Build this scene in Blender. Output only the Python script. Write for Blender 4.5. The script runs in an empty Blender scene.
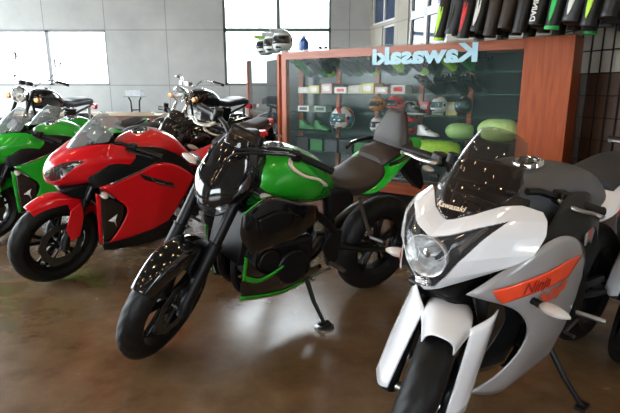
import bpy, bmesh, math, random
from math import sin, cos, pi, radians as R, sqrt
from mathutils import Vector, Matrix
random.seed(7)
SC = bpy.context.scene
COL = SC.collection

# ------------------------------------------------------------------ camera, light, exposure
cd = bpy.data.cameras.new('camera'); cam = bpy.data.objects.new('camera', cd); COL.objects.link(cam)
cd.sensor_width = 36; cd.lens = 500/620*36; cd.clip_start = .05
cam.location = (0, 0, 1.25); cam.rotation_euler = (R(90)-math.atan(116.5/500), 0, 0)
SC.camera = cam
W = bpy.data.worlds.new('sky'); SC.world = W; W.use_nodes = True
nt = W.node_tree; bg = nt.nodes['Background']
tc = nt.nodes.new('ShaderNodeTexCoord'); sp = nt.nodes.new('ShaderNodeSeparateXYZ'); rp = nt.nodes.new('ShaderNodeValToRGB')
nt.links.new(tc.outputs['Generated'], sp.inputs[0]); nt.links.new(sp.outputs['Z'], rp.inputs[0]); nt.links.new(rp.outputs[0], bg.inputs[0])
rp.color_ramp.elements[0].position = -.0; rp.color_ramp.elements[0].color = (.50, .52, .50, 1)
rp.color_ramp.elements[1].position = .03; rp.color_ramp.elements[1].color = (.86, .95, 1, 1)
bg.inputs[1].default_value = 11.0
SC.view_settings.view_transform = 'Standard'; SC.view_settings.look = 'None'
SC.view_settings.exposure = 0.34; SC.view_settings.gamma = 1

# ------------------------------------------------------------------ helpers
class B:
    def __init__(s): s.v = []; s.f = []; s.other = None
    def add(s, vs, fs):
        o = len(s.v); s.v += [tuple(p) for p in vs]; s.f += [tuple(i+o for i in f) for f in fs]; return s
    def join(s, b): return s.add(b.v, b.f)
    def map(s, fn):
        s.v = [tuple(fn(Vector(p))) for p in s.v]
        if s.other: s.other.map(fn)
        return s
    def mirror(s):
        m = B().add(s.v, s.f); m.other = B().add([(x, -y, z) for x, y, z in s.v], [tuple(reversed(f)) for f in s.f]); return m

def obj(name, b, mat, parent=None, T=None, solid=0, sharp=38, bevel=0, off=0):
    if b.other: obj(name, b.other, mat, parent, T, solid, sharp, bevel, off)
    me = bpy.data.meshes.new(name)
    vs = [tuple(T(Vector(p))) for p in b.v] if T else b.v
    me.from_pydata(vs, [], b.f)
    bm = bmesh.new(); bm.from_mesh(me)
    bmesh.ops.remove_doubles(bm, verts=bm.verts, dist=1e-5)
    bmesh.ops.recalc_face_normals(bm, faces=bm.faces)
    for f in bm.faces: f.smooth = True
    for e in bm.edges:
        if len(e.link_faces) == 2 and e.calc_face_angle(0) > R(sharp): e.smooth = False
    bm.to_mesh(me); bm.free()
    o = bpy.data.objects.new(name, me); COL.objects.link(o)
    me.materials.append(mat)
    if solid:
        m = o.modifiers.new('thickness', 'SOLIDIFY'); m.thickness = solid; m.offset = off
    if bevel:
        m = o.modifiers.new('bevel', 'BEVEL'); m.width = bevel; m.segments = 2; m.limit_method = 'ANGLE'; m.angle_limit = R(40)
    if parent: o.parent = parent
    return o

def thing(name, label, cat, loc=(0, 0, 0), rot=(0, 0, 0), group=None):
    o = bpy.data.objects.new(name, None); COL.objects.link(o); o.empty_display_size = .1
    o.location = loc; o.rotation_euler = rot
    return tag(o, label, cat, group)
def tag(o, label, cat, group=None):
    o['label'] = label; o['category'] = cat
    if group: o['group'] = group
    return o
def struct(name, b, mat, **k):
    o = obj(name, b, mat, **k); o['kind'] = 'structure'; return o

def lerp(a, b, t): return tuple(p+(q-p)*t for p, q in zip(a, b))
def crv(P, n, closed=False):
    """Catmull-Rom through P, n samples per whole curve"""
    P = [Vector(p) for p in P]; m = len(P); out = []
    if m == 2 and not closed: return [P[0].lerp(P[1], i/(n-1)) for i in range(n)]
    seg = m if closed else m-1
    for i in range(n):
        t = i/(n if closed else n-1)*seg; k = min(int(t), seg-1); u = t-k
        if closed: a, b, c, d = P[(k-1) % m], P[k % m], P[(k+1) % m], P[(k+2) % m]
        else:
            b, c = P[k], P[k+1]
            a = P[k-1] if k > 0 else b*2-c
            d = P[k+2] if k+2 < m else c*2-b
        out.append(.5*((2*b)+(c-a)*u+(2*a-5*b+4*c-d)*u*u+(3*b-a-3*c+d)*u**3))
    return out
def grid(rows, closed=False):
    n = len(rows[0]); vs = [p for r in rows for p in r]; fs = []
    for i in range(len(rows)-1):
        for j in range(n if closed else n-1):
            k = (j+1) % n
            fs.append((i*n+j, i*n+k, (i+1)*n+k, (i+1)*n+j))
    return B().add(vs, fs)
def resample_lin(rows, nu, nv):
    def L(P, n):
        P = [Vector(p) for p in P]; out = []
        for i in range(n):
            t = i/(n-1)*(len(P)-1); k = min(int(t), len(P)-2); out.append(P[k].lerp(P[k+1], t-k))
        return out
    rr = [L(r, nv) for r in rows]; cols = [L([r[j] for r in rr], nu) for j in range(nv)]
    return [[cols[j][i] for j in range(nv)] for i in range(nu)]
def resample(rows, nu, nv, closed=False):
    rr = [crv(r, nv, closed) for r in rows]
    cols = [crv([r[j] for r in rr], nu) for j in range(len(rr[0]))]
    return [[cols[j][i] for j in range(len(cols))] for i in range(nu)]
def full(row):
    L = [(x, -y, z) for x, y, z in reversed(row) if abs(y) > 1e-6]
    return L+list(row)
def shell(half_rows, nu=16, nv=25):           # open mirrored surface
    return grid(resample([full(r) for r in half_rows], nu, nv))
def body(stations, nu=20, nv=28):             # closed mirrored body, half profile top centre -> bottom centre
    rows = []
    for s in stations:
        r = list(s)+[(x, -y, z) for x, y, z in reversed(s) if abs(y) > 1e-6]
        rows.append(r)
    g = resample(rows, nu, nv, True)
    b = grid(g, True)
    n = len(g[0])
    for row in (0, len(g)-1):
        c = sum((Vector(p) for p in g[row]), Vector())/n
        o = len(b.v); b.v.append(tuple(c))
        for j in range(n): b.f.append((row*n+j, row*n+(j+1) % n, o))
    return b
def coons(top, bot, left, right, nu=14, nv=18):
    """top/bot run left->right, left/right run top->bottom; 2D or 3D points"""
    T = crv(top, nv); D = crv(bot, nv); L = crv(left, nu); Q = crv(right, nu)
    rows = []
    for i in range(nu):
        v = i/(nu-1); r = []
        for j in range(nv):
            u = j/(nv-1)
            p = T[j]*(1-v)+D[j]*v+L[i]*(1-u)+Q[i]*u-(T[0]*(1-u)*(1-v)+T[-1]*u*(1-v)+D[0]*(1-u)*v+D[-1]*u*v)
            r.append(p)
        rows.append(r)
    return rows
def box(cx, cy, cz, sx, sy, sz, rot=None):
    vs = [Vector((a*sx/2, b*sy/2, c*sz/2)) for a in (-1, 1) for b in (-1, 1) for c in (-1, 1)]
    if rot is not None: vs = [rot @ v for v in vs]
    vs = [v+Vector((cx, cy, cz)) for v in vs]
    return B().add(vs, [(0, 1, 3, 2), (4, 6, 7, 5), (0, 4, 5, 1), (2, 3, 7, 6), (0, 2, 6, 4), (1, 5, 7, 3)])
def ER(x=0, y=0, z=0): return (Matrix.Rotation(z, 3, 'Z') @ Matrix.Rotation(y, 3, 'Y') @ Matrix.Rotation(x, 3, 'X'))
def tube(P, r, n=10, smooth=0, flat=1.0):
    """swept tube, r scalar or list"""
    P = [Vector(p) for p in P]
    rs = r if isinstance(r, (list, tuple)) else [r]*len(P)
    if smooth:
        q = crv(P, smooth); rs = [c[0] for c in crv([(a, 0, 0) for a in rs], smooth)]; P = q
    rows = []; up = None
    for i, p in enumerate(P):
        d = (P[min(i+1, len(P)-1)]-P[max(i-1, 0)]).normalized()
        if up is None: up = Vector((0, 0, 1)) if abs(d.z) < .9 else Vector((0, 1, 0))
        a = d.cross(up).normalized(); b = a.cross(d).normalized(); up = b
        rows.append([p+(a*cos(t*2*pi/n)+b*sin(t*2*pi/n)*flat)*rs[i] for t in range(n)])
    g = grid(rows, True); m = len(rows)
    g.f.append(tuple(range(n))); g.f.append(tuple((m-1)*n+k for k in reversed(range(n))))
    return g
def lathe(prof, n=48, axis='y', c=(0, 0, 0), close=False):
    """prof [(radius, along)]"""
    rows = []
    for k in range(n):
        t = 2*pi*k/n; r = []
        for (rad, a) in prof:
            if axis == 'y': p = (rad*cos(t), a, rad*sin(t))
            elif axis == 'z': p = (rad*cos(t), rad*sin(t), a)
            else: p = (a, rad*cos(t), rad*sin(t))
            r.append((p[0]+c[0], p[1]+c[1], p[2]+c[2]))
        if close: r.append(r[0])
        rows.append(r)
    rows.append(rows[0])
    return grid(rows)
def disc(r, a0, a1, n=24, axis='y', c=(0, 0, 0)):
    return lathe([(0, a0), (r, a0), (r, a1), (0, a1)], n, axis, c)
def prism(pts, y0, y1):
    """polygon in x,z extruded over y"""
    n = len(pts); b = B()
    b.add([(x, y0, z) for x, z in pts]+[(x, y1, z) for x, z in pts],
          [tuple(range(n)), tuple(range(2*n-1, n-1, -1))]+[(i, (i+1) % n, n+(i+1) % n, n+i) for i in range(n)])
    return b
def text_b(s, size, ext=.002, bold=0.0, shear=0):
    cu = bpy.data.curves.new('t', 'FONT'); cu.body = s; cu.size = size; cu.extrude = ext; cu.offset = bold; cu.shear = shear
    cu.resolution_u = 2; cu.align_x = 'CENTER'; cu.align_y = 'CENTER'
    o = bpy.data.objects.new('t', cu); COL.objects.link(o)
    dg = bpy.context.evaluated_depsgraph_get(); me = bpy.data.meshes.new_from_object(o.evaluated_get(dg))
    b = B().add([tuple(v.co) for v in me.vertices], [tuple(p.vertices) for p in me.polygons])
    bpy.data.objects.remove(o); bpy.data.meshes.remove(me); bpy.data.curves.remove(cu)
    return b

# ------------------------------------------------------------------ materials
def mat(name, col, rough=.5, metal=0, coat=0, trans=0, ior=1.45, emit=None, es=0, alpha=1, noise=0, nscale=20, bump=0, col2=None, spec=.5):
    m = bpy.data.materials.new(name); m.use_nodes = True; n = m.node_tree; p = n.nodes['Principled BSDF']
    p.inputs['Base Color'].default_value = (*col, 1); p.inputs['Roughness'].default_value = rough
    p.inputs['Metallic'].default_value = metal; p.inputs['Coat Weight'].default_value = coat; p.inputs['Coat Roughness'].default_value = .03
    p.inputs['Transmission Weight'].default_value = trans; p.inputs['IOR'].default_value = ior; p.inputs['Alpha'].default_value = alpha
    p.inputs['Specular IOR Level'].default_value = spec
    if emit: p.inputs['Emission Color'].default_value = (*emit, 1); p.inputs['Emission Strength'].default_value = es
    if noise or bump or col2:
        t = n.nodes.new('ShaderNodeTexCoord'); x = n.nodes.new('ShaderNodeTexNoise'); x.inputs['Scale'].default_value = nscale; x.inputs['Detail'].default_value = 6
        n.links.new(t.outputs['Object'], x.inputs['Vector'])
        if noise or col2:
            r = n.nodes.new('ShaderNodeValToRGB'); n.links.new(x.outputs['Fac'], r.inputs[0])
            c2 = col2 or tuple(max(0, c*(1-noise)) for c in col)
            r.color_ramp.elements[0].color = (*c2, 1); r.color_ramp.elements[1].color = (*col, 1)
            r.color_ramp.elements[0].position = .35; r.color_ramp.elements[1].position = .65
            n.links.new(r.outputs[0], p.inputs['Base Color'])
        if bump:
            bb = n.nodes.new('ShaderNodeBump'); bb.inputs['Strength'].default_value = bump; bb.inputs['Distance'].default_value = .01
            n.links.new(x.outputs['Fac'], bb.inputs['Height']); n.links.new(bb.outputs[0], p.inputs['Normal'])
    return m
M = dict(
    red=mat('red_paint', (.60, .004, .010), .35, 0, 1, spec=.15, noise=.06, nscale=6),
    green=mat('green_paint', (.012, .38, .02), .35, 0, 1, spec=.15, noise=.08, nscale=6),
    candy=mat('candy_green_paint', (.02, .38, .02), .25, .2, 1, noise=.15, nscale=5),
    candy_shaded=mat('shaded_candy_green_paint', (.006, .13, .015), .25, .3, 1, noise=.1, nscale=5),  # shaded copy of the candy green, for the tank flank
    white=mat('pearl_white_paint', (.80, .80, .84), .22, 0, 1, noise=.03, nscale=6),
    silver=mat('silver_white_paint', (.38, .37, .38), .3, .3, .8, noise=.05, nscale=6),
    orange=mat('orange_decal', (.85, .07, .02), .35, 0, .6, noise=.1, nscale=30),
    decal=mat('white_decal', (.8, .8, .8), .4, noise=.05),
    gold_decal=mat('pale_gold_decal', (.7, .55, .4), .4, noise=.05),
    black=mat('gloss_black_plastic', (.006, .006, .007), .12, 0, 1, noise=.2, nscale=8),
    satin=mat('satin_black_plastic', (.006, .006, .0065), .42, spec=.3, noise=.3, nscale=60, bump=.05),
    rubber=mat('tyre_rubber', (.006, .006, .006), .5, spec=.3, noise=.3, nscale=40, bump=.08),
    rim=mat('black_rim_metal', (.006, .006, .007), .25, .2, spec=.4, noise=.2, nscale=20),
    steel=mat('brushed_steel', (.45, .44, .43), .32, 1, noise=.15, nscale=50),
    engine=mat('dark_engine_metal', (.012, .012, .013), .4, .5, noise=.3, nscale=30),
    gunmetal=mat('gunmetal', (.035, .035, .036), .3, .8, noise=.2, nscale=30),
    chrome=mat('chrome', (.8, .8, .82), .06, 1, noise=.05, nscale=10),
    gold=mat('gold_anodised_metal', (.55, .25, .05), .3, 1, noise=.1, nscale=20),
    seat=mat('seat_vinyl', (.028, .019, .016), .48, noise=.25, nscale=90, bump=.12),
    seatb=mat('seat_vinyl_dark', (.022, .022, .026), .45, noise=.25, nscale=90, bump=.12),
    smoke=mat('smoked_screen', (.03, .02, .016), .03, 0, 1, trans=.0, alpha=.38),
    clear=mat('clear_screen', (.35, .40, .42), .03, 0, 1, alpha=.28),
    lens=mat('clear_lens', (.10, .10, .11), .03, 0, 1, alpha=.16),
    disc=mat('brake_disc_steel', (.10, .10, .10), .35, .9, noise=.2, nscale=60),
    alloy=mat('polished_alloy', (.82, .82, .80), .28, .85, noise=.08, nscale=30),
    siglens=mat('frosted_signal_lens', (.8, .78, .75), .08, 0, 1, alpha=.5),
    amber=mat('amber_reflector', (.8, .3, .06), .15, .2, .6, noise=.3, nscale=60),
    redlens=mat('red_tail_lens', (.6, .01, .02), .1, 0, 1, noise=.1),
    dark=mat('dark_void', (.004, .004, .004), .6, noise=.2),
)
M['matte_tank'] = mat('matte_dark_grey_paint', (.075, .075, .085), .38, noise=.15, nscale=8)
M['reflector'] = mat('chrome_reflector', (.95, .95, .95), .18, .6, noise=.5, nscale=34, bump=.9)

# ================================================================== SETTING
def ramp(n, fac, stops):
    r = n.nodes.new('ShaderNodeValToRGB'); n.links.new(fac, r.inputs[0])
    while len(r.color_ramp.elements) < len(stops): r.color_ramp.elements.new(.5)
    for e, (p, c) in zip(r.color_ramp.elements, stops): e.position = p; e.color = (*c, 1)
    return r
def floor_mat():
    m = bpy.data.materials.new('stained_polished_concrete'); m.use_nodes = True; n = m.node_tree; p = n.nodes['Principled BSDF']
    t = n.nodes.new('ShaderNodeTexCoord')
    a = n.nodes.new('ShaderNodeTexNoise'); a.inputs['Scale'].default_value = .9; a.inputs['Detail'].default_value = 9; a.inputs['Distortion'].default_value = .8
    b = n.nodes.new('ShaderNodeTexNoise'); b.inputs['Scale'].default_value = 5; b.inputs['Detail'].default_value = 10; b.inputs['Roughness'].default_value = .65
    for x in (a, b): n.links.new(t.outputs['Object'], x.inputs['Vector'])
    r1 = ramp(n, a.outputs['Fac'], [(.3, (.125, .068, .028)), (.5, (.185, .115, .06)), (.66, (.25, .19, .13))])
    r2 = ramp(n, b.outputs['Fac'], [(.3, (.62, .58, .55)), (.7, (1.15, 1.12, 1.1))])
    mx = n.nodes.new('ShaderNodeMix'); mx.data_type = 'RGBA'; mx.blend_type = 'MULTIPLY'; mx.inputs[0].default_value = 1
    n.links.new(r1.outputs[0], mx.inputs[6]); n.links.new(r2.outputs[0], mx.inputs[7]); n.links.new(mx.outputs[2], p.inputs['Base Color'])
    rr = n.nodes.new('ShaderNodeMapRange'); n.links.new(b.outputs['Fac'], rr.inputs[0]); rr.inputs[3].default_value = .13; rr.inputs[4].default_value = .34
    n.links.new(rr.outputs[0], p.inputs['Roughness'])
    bp = n.nodes.new('ShaderNodeBump'); bp.inputs['Strength'].default_value = .12; bp.inputs['Distance'].default_value = .02
    n.links.new(b.outputs['Fac'], bp.inputs['Height']); n.links.new(bp.outputs[0], p.inputs['Normal'])
    p.inputs['Coat Weight'].default_value = .55; p.inputs['Coat Roughness'].default_value = .2
    return m
def concrete_mat(name, c1, c2, px, pz, ox, oz):
    """cast concrete with panel joints; u runs along the wall"""
    m = bpy.data.materials.new(name); m.use_nodes = True; n = m.node_tree; p = n.nodes['Principled BSDF']
    t = n.nodes.new('ShaderNodeTexCoord'); s = n.nodes.new('ShaderNodeSeparateXYZ'); n.links.new(t.outputs['Object'], s.inputs[0])
    def joint(out, per, o):
        a = n.nodes.new('ShaderNodeMath'); a.operation = 'SUBTRACT'; n.links.new(out, a.inputs[0]); a.inputs[1].default_value = o
        q = n.nodes.new('ShaderNodeMath'); q.operation = 'PINGPONG'; n.links.new(a.outputs[0], q.inputs[0]); q.inputs[1].default_value = per/2
        l = n.nodes.new('ShaderNodeMath'); l.operation = 'LESS_THAN'; n.links.new(q.outputs[0], l.inputs[0]); l.inputs[1].default_value = .009
        return l.outputs[0]
    j = n.nodes.new('ShaderNodeMath'); j.operation = 'MAXIMUM'
    n.links.new(joint(s.outputs['X'], px, ox), j.inputs[0]); n.links.new(joint(s.outputs['Z'], pz, oz), j.inputs[1])
    a = n.nodes.new('ShaderNodeTexNoise'); a.inputs['Scale'].default_value = 1.3; a.inputs['Detail'].default_value = 10; a.inputs['Roughness'].default_value = .6
    n.links.new(t.outputs['Object'], a.inputs['Vector'])
    r = ramp(n, a.outputs['Fac'], [(.3, c1), (.7, c2)])
    mx = n.nodes.new('ShaderNodeMix'); mx.data_type = 'RGBA'; mx.blend_type = 'MULTIPLY'
    f = n.nodes.new('ShaderNodeMath'); f.operation = 'MULTIPLY'; f.inputs[1].default_value = .45; n.links.new(j.outputs[0], f.inputs[0])
    n.links.new(f.outputs[0], mx.inputs[0]); n.links.new(r.outputs[0], mx.inputs[6]); mx.inputs[7].default_value = (.2, .2, .2, 1)
    n.links.new(mx.outputs[2], p.inputs['Base Color']); p.inputs['Roughness'].default_value = .75
    return m
def wood_mat(name, c1, c2, axis='Z', gloss=.35):
    m = bpy.data.materials.new(name); m.use_nodes = True; n = m.node_tree; p = n.nodes['Principled BSDF']
    t = n.nodes.new('ShaderNodeTexCoord'); mp = n.nodes.new('ShaderNodeMapping'); n.links.new(t.outputs['Object'], mp.inputs[0])
    mp.inputs['Scale'].default_value = (14, 14, 1.2) if axis == 'Z' else (1.2, 14, 14)
    a = n.nodes.new('ShaderNodeTexNoise'); a.inputs['Scale'].default_value = 2.2; a.inputs['Detail'].default_value = 8; a.inputs['Distortion'].default_value = .6
    n.links.new(mp.outputs[0], a.inputs['Vector']); r = ramp(n, a.outputs['Fac'], [(.3, c1), (.7, c2)])
    n.links.new(r.outputs[0], p.inputs['Base Color']); p.inputs['Roughness'].default_value = gloss
    return m
M['floor'] = floor_mat()
M['wall'] = concrete_mat('grey_cast_concrete', (.33, .34, .34), (.44, .445, .44), 1.16, 1.02, -3.89, 2.36)
M['wallb'] = concrete_mat('beige_concrete', (.27, .25, .21), (.38, .35, .30), 1.2, 1.02, 0, 2.36)
M['ceil'] = mat('painted_ceiling', (.07, .065, .06), .8, noise=.1, nscale=2)
M['frame'] = mat('green_grey_window_frame', (.09, .13, .13), .4, noise=.2)
M['lframe'] = mat('grey_window_frame', (.22, .23, .24), .4, noise=.15)
M['wframe'] = mat('white_window_frame', (.62, .64, .66), .4, noise=.05)
M['wood'] = wood_mat('cherry_wood_veneer', (.30, .058, .018), (.44, .10, .03))
M['woodh'] = wood_mat('cherry_wood_rail', (.26, .055, .018), (.42, .10, .035), 'X')
M['woodl'] = wood_mat('pale_wood_top', (.36, .27, .18), (.46, .37, .27), 'X')
M['winglass'] = mat('window_glass', (.9, .95, .97), .02, 0, 0, alpha=.08)

def wall_with_holes(name, p0, p1, z1, holes, material, thick=.25, side=1):
    """wall from p0 to p1 (xy) with rectangular holes (u0,u1,z0,z1); built at a local origin p0 with local x along the wall"""
    p0 = Vector((*p0, 0)); p1 = Vector((*p1, 0)); L = (p1-p0).length; ang = math.atan2(p1.y-p0.y, p1.x-p0.x)
    us = sorted({0, L, *[h[0] for h in holes], *[h[1] for h in holes]}); zs = sorted({0, z1, *[h[2] for h in holes], *[h[3] for h in holes]})
    b = B(); 
    inside = lambda u, z: any(h[0] < u < h[1] and h[2] < z < h[3] for h in holes)
    N, K = len(us)-1, len(zs)-1
    solid = [[not inside((us[i]+us[i+1])/2, (zs[k]+zs[k+1])/2) for k in range(K)] for i in range(N)]
    for i in range(N):
        for k in range(K):
            if not solid[i][k]: continue
            a, c, d, e = us[i], us[i+1], zs[k], zs[k+1]
            for y in (0, thick*side): b.add([(a, y, d), (c, y, d), (c, y, e), (a, y, e)], [(0, 1, 2, 3)])
            if i == 0 or not solid[i-1][k]: b.add([(a, 0, d), (a, 0, e), (a, thick*side, e), (a, thick*side, d)], [(0, 1, 2, 3)])
            if i == N-1 or not solid[i+1][k]: b.add([(c, 0, d), (c, 0, e), (c, thick*side, e), (c, thick*side, d)], [(0, 1, 2, 3)])
            if k == 0 or not solid[i][k-1]: b.add([(a, 0, d), (c, 0, d), (c, thick*side, d), (a, thick*side, d)], [(0, 1, 2, 3)])
            if k == K-1 or not solid[i][k+1]: b.add([(a, 0, e), (c, 0, e), (c, thick*side, e), (a, thick*side, e)], [(0, 1, 2, 3)])
    o = struct(name, b, material); o.location = p0; o.rotation_euler = (0, 0, ang)
    return o
def window(name, parent_wall, rects, bars, fm, w=.035, glass=True, y=.06):
    """frame around rects + bars in the wall's local space"""
    b = B()
    u0, u1, z0, z1 = rects
    for (a, c, d, e) in [(u0, u0+w, z0, z1), (u1-w, u1, z0, z1), (u0, u1, z0, z0+w), (u0, u1, z1-w, z1)]+bars:
        b.join(box((a+c)/2, y, (d+e)/2, c-a, .07, e-d))
    o = struct(name, b, fm); o.location = parent_wall.location; o.rotation_euler = parent_wall.rotation_euler
    if glass:
        g = obj('pane', box((u0+u1)/2, y, (z0+z1)/2, u1-u0-w, .006, z1-z0-w), M['winglass'], o)
    return o
CEIL = 4.6
XL, YB, YF = -7.0, 10.0, -6.0
CX = 1.14
struct('floor', box(0, 2, -.05, 22, 17, .1), M['floor'])
# back wall: local u = x - XL
u = lambda x: x-XL
lw = (u(-6.15), u(-3.89), 1.34, 2.36); tw = (u(-1.65), u(.40), 1.34, 4.2)
wb = wall_with_holes('wall_back', (XL, YB), (CX, YB), CEIL, [lw, tw], M['wall'])
wb.data.transform(Matrix.Translation((XL, 0, 0))); wb.location.x = 0      # object space = room space so joints line up
w1 = window('window_1', wb, (lw[0]+XL, lw[1]+XL, lw[2], lw[3]), [(-5.06, -4.99, 1.34, 2.36)], M['lframe'])
w2 = window('window_2', wb, (tw[0]+XL, tw[1]+XL, tw[2], tw[3]), [(-1.65, .40, 2.33, 2.40), (-.635, -.565, 2.36, 4.2)], M['frame'], w=.045)
# right wall, oblique
PR = (4.42, -1.4)
dl = Vector((PR[0]-CX, PR[1]-YB)); LR = dl.length
wr = wall_with_holes('wall_right', (CX, YB), PR, CEIL, [(.06, 1.06, 2.42, 4.0), (.56, 1.06, 1.5, 2.36), (1.56, 2.78, 1.5, 4.0)], M['wallb'])
w3 = window('window_3', wr, (.06, 1.06, 2.42, 4.0), [(.54, .58, 2.42, 4.0)], M['wframe'])
w5 = window('window_5', wr, (.56, 1.06, 1.5, 2.36), [], M['wframe'])
w4 = window('window_4', wr, (1.56, 2.78, 1.5, 4.0), [(2.06, 2.14, 1.5, 4.0), (1.56, 2.78, 2.34, 2.46)], M['wframe'], w=.06)
M['shade'] = mat('tinted_blue_glass', (.03, .06, .12), .08, 0, .5, noise=.3, nscale=3)
for w_ in (w3, w4, w5):
    for c in w_.children: c.data.materials[0] = M['shade']
wl = wall_with_holes('wall_left', (XL, YF), (XL, YB), CEIL, [(6.6, 9.4, .5, 3.9), (9.8, 12.4, .5, 3.9), (12.8, 15.6, .5, 3.9)], M['wall'])  # unseen wall; openings added to light the back wall and bikes
# unseen shop front wall behind the camera; unglazed opening sized for fill light
wf = wall_with_holes('wall_front', (7.5, YF), (XL, YF), CEIL, [(7.2, 12.4, .9, 3.0)], M['wallb'])
struct('wall_side', box(7.0, -1.4, CEIL/2, 5.2, .25, CEIL), M['wallb'])
struct('wall_corner', box(9.0, -3.7, CEIL/2, .25, 4.7, CEIL), M['wallb'])
struct('ceiling', box(1, 2, CEIL+.1, 16.6, 17, .2), M['ceil'])

# low display platform at the back, wooden nosed bench on it
PZ = .22
pf = obj('display_platform', prism([(-6.98, -5.85), (-2.9, -5.85), (-2.9, -6.28), (-1.12, -6.28), (-1.12, -9.98), (-6.98, -9.98)], 0, PZ).map(lambda p: Vector((p.x, -p.z, p.y))), mat('platform_concrete', (.35, .34, .33), .5, noise=.2, nscale=3), bevel=.01)
tag(pf, 'low grey platform along the back wall under the parked retro motorcycles', 'platform')
bn = thing('wooden_bench', 'long low wooden counter with pale top under the left windows', 'bench', (-3.4, 9.0, PZ))
obj('bench_top', box(0, 0, .62, 3.7, .6, .05), M['woodl'], bn, bevel=.006)
obj('front_panel', box(0, -.24, .30, 3.5, .03, .58), mat('brown_panel', (.16, .06, .035), .45, noise=.3, nscale=6), bn)
for x in (-1.7, 1.7): obj('leg', box(x, 0, .30, .06, .5, .59), M['woodh'], bn)
st = thing('small_stand', 'small black legged stand holding a clear box on the wooden counter', 'stand', (-3.1, 9.05, PZ+.645))
obj('box_tray', box(0, 0, .27, .34, .18, .02), M['lens'], st)
obj('clear_box', box(0, 0, .33, .26, .16, .10), mat('frosted_acrylic', (.75, .8, .85), .1, noise=.2, nscale=30, alpha=.7), st)
for s in (-1, 1):
    obj('leg', tube([(s*.11, 0, .26), (s*.075, 0, .19), (s*.07, 0, .0)], .013), M['satin'], st)
obj('cross_bar', tube([(-.07, 0, .04), (.07, 0, .04)], .01), M['satin'], st)

# ceiling lamps: small warm bulbs on short stems
bulbm = mat('warm_bulb', (1, .8, .5), .4, emit=(1, .70, .40), es=55)
k = 0
for ix in range(6):
    for iy in range(6):
        x = -3.9+ix*1.35+(.15 if iy % 2 else 0); y = -1.9+iy*1.45
        if x > 1.0+(10-y)*.27: continue
        L = thing('ceiling_lamp', 'small warm bulb hanging on a short stem from the ceiling', 'lamp', (x, y, CEIL), group='warm ceiling bulbs over the showroom')
        obj('stem', tube([(0, 0, 0), (0, 0, -.55)], .012), M['satin'], L)
        obj('shade', lathe([(.02, -.5), (.03, -.55), (.085, -.66), (.09, -.66)], 20, 'z'), M['satin'], L, solid=.003)
        obj('bulb', lathe([(0, -.57), (.03, -.585), (.06, -.62), (.066, -.66), (.045, -.70), (0, -.72)], 16, 'z'), bulbm, L)

# ================================================================== MOTORCYCLE PARTS
def xf_at(c):
    c = Vector(c); return lambda p: p+c
def arc_steer(phi, foot=.793, rake=.438):
    o = Vector((foot, 0, 0)); ax = Vector((-rake, 0, sqrt(1-rake*rake)))
    m = Matrix.Rotation(phi, 3, ax)
    return lambda p: m @ (p-o)+o

def tyre_b(R_, w, rim, n=112, tread=True):
    prof = []
    K = 22
    for i in range(K+1):
        t = -1+2*i/K; a = t*1.62
        y = w/2*sin(a)*(1.0 if abs(t) < .8 else 1.0)
        r = R_-w*.48*(1-cos(a))*1.12
        prof.append((r, y))
    prof = [(rim, -w*.36)]+prof+[(rim, w*.36)]
    rows = []
    for kx in range(n):
        th = 2*pi*kx/n; row = []
        for i, (r, y) in enumerate(prof):
            if tread and 3 < i < len(prof)-4:
                s = 1 if y >= 0 else -1
                ph = (th*22/(2*pi)+abs(y)/w*2.2+(0 if s > 0 else .5)) % 1
                if abs(y) > w*.06 and ph < .22: r -= .0045
            row.append((r*cos(th), y, r*sin(th)))
        rows.append(row)
    rows.append(rows[0])
    return grid(rows)
def cast_wheel(c, R_, w, parent, name, T=None, nsp=5, discs=(1,), disc_r=.145, stripe=None, rimr=None, front=True, tread=True):
    at = (lambda p: T(p+Vector(c))) if T else (lambda p: p+Vector(c))
    rm = rimr or R_-w*.78
    wh = obj(name, tyre_b(R_, w, rm-.004, tread=tread), M['rubber'], parent, T=at, sharp=30)
    hw = w*.38
    b = lathe([(rm, -hw), (rm+.006, -hw), (rm+.006, -hw+.006), (rm-.018, -hw*.6), (rm-.024, 0), (rm-.018, hw*.6), (rm+.006, hw-.006), (rm+.006, hw), (rm, hw), (rm-.03, hw*.55), (rm-.036, 0), (rm-.03, -hw*.55)], 64, close=True)
    b.join(lathe([(.012, -.05), (.042, -.05), (.038, 0), (.042, .05), (.012, .05)], 24, close=True))
    for i in range(nsp):
        a = 2*pi*i/nsp+.3
        for d in (-.17, .17):
            a1 = a+d*.35; a2 = a+d
            p = Vector((.034*cos(a1), 0, .034*sin(a1))); q = Vector(((rm-.02)*cos(a2), 0, (rm-.02)*sin(a2)))
            b.join(tube([p, p.lerp(q, .5), q], [.017, .011, .012], 6, flat=1.2))
    obj('rim', b, M['rim'], wh, T=at)
    if stripe: obj('rim_stripe', lathe([(rm+.0075, -hw), (rm+.0075, -hw-.001), (rm+.001, -hw-.001)], 64).mirror(), stripe, wh, T=at)
    for s in discs:
        rows = []
        for k_ in range(80):
            t = 2*pi*k_/80; ro = disc_r+.005*cos(10*t)
            rows.append([(r*cos(t), y, r*sin(t)) for r, y in ((disc_r*.68, s*.058), (ro, s*.058), (ro, s*.063), (disc_r*.68, s*.063), (disc_r*.68, s*.058))])
        rows.append(rows[0]); db = grid(rows)
        obj('brake_disc', db, M['disc'], wh, T=at)
        cb = B()
        for i in range(5):
            a = 2*pi*i/5; cb.join(tube([(.03*cos(a), s*.055, .03*sin(a)), (disc_r*.72*cos(a+.25), s*.06, disc_r*.72*sin(a+.25))], .008, 6))
        obj('disc_carrier', cb, M['satin'], wh, T=at)
    obj('axle_nut', disc(.016, -.085, .085, 12), M['steel'], wh, T=at)
    return wh
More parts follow.
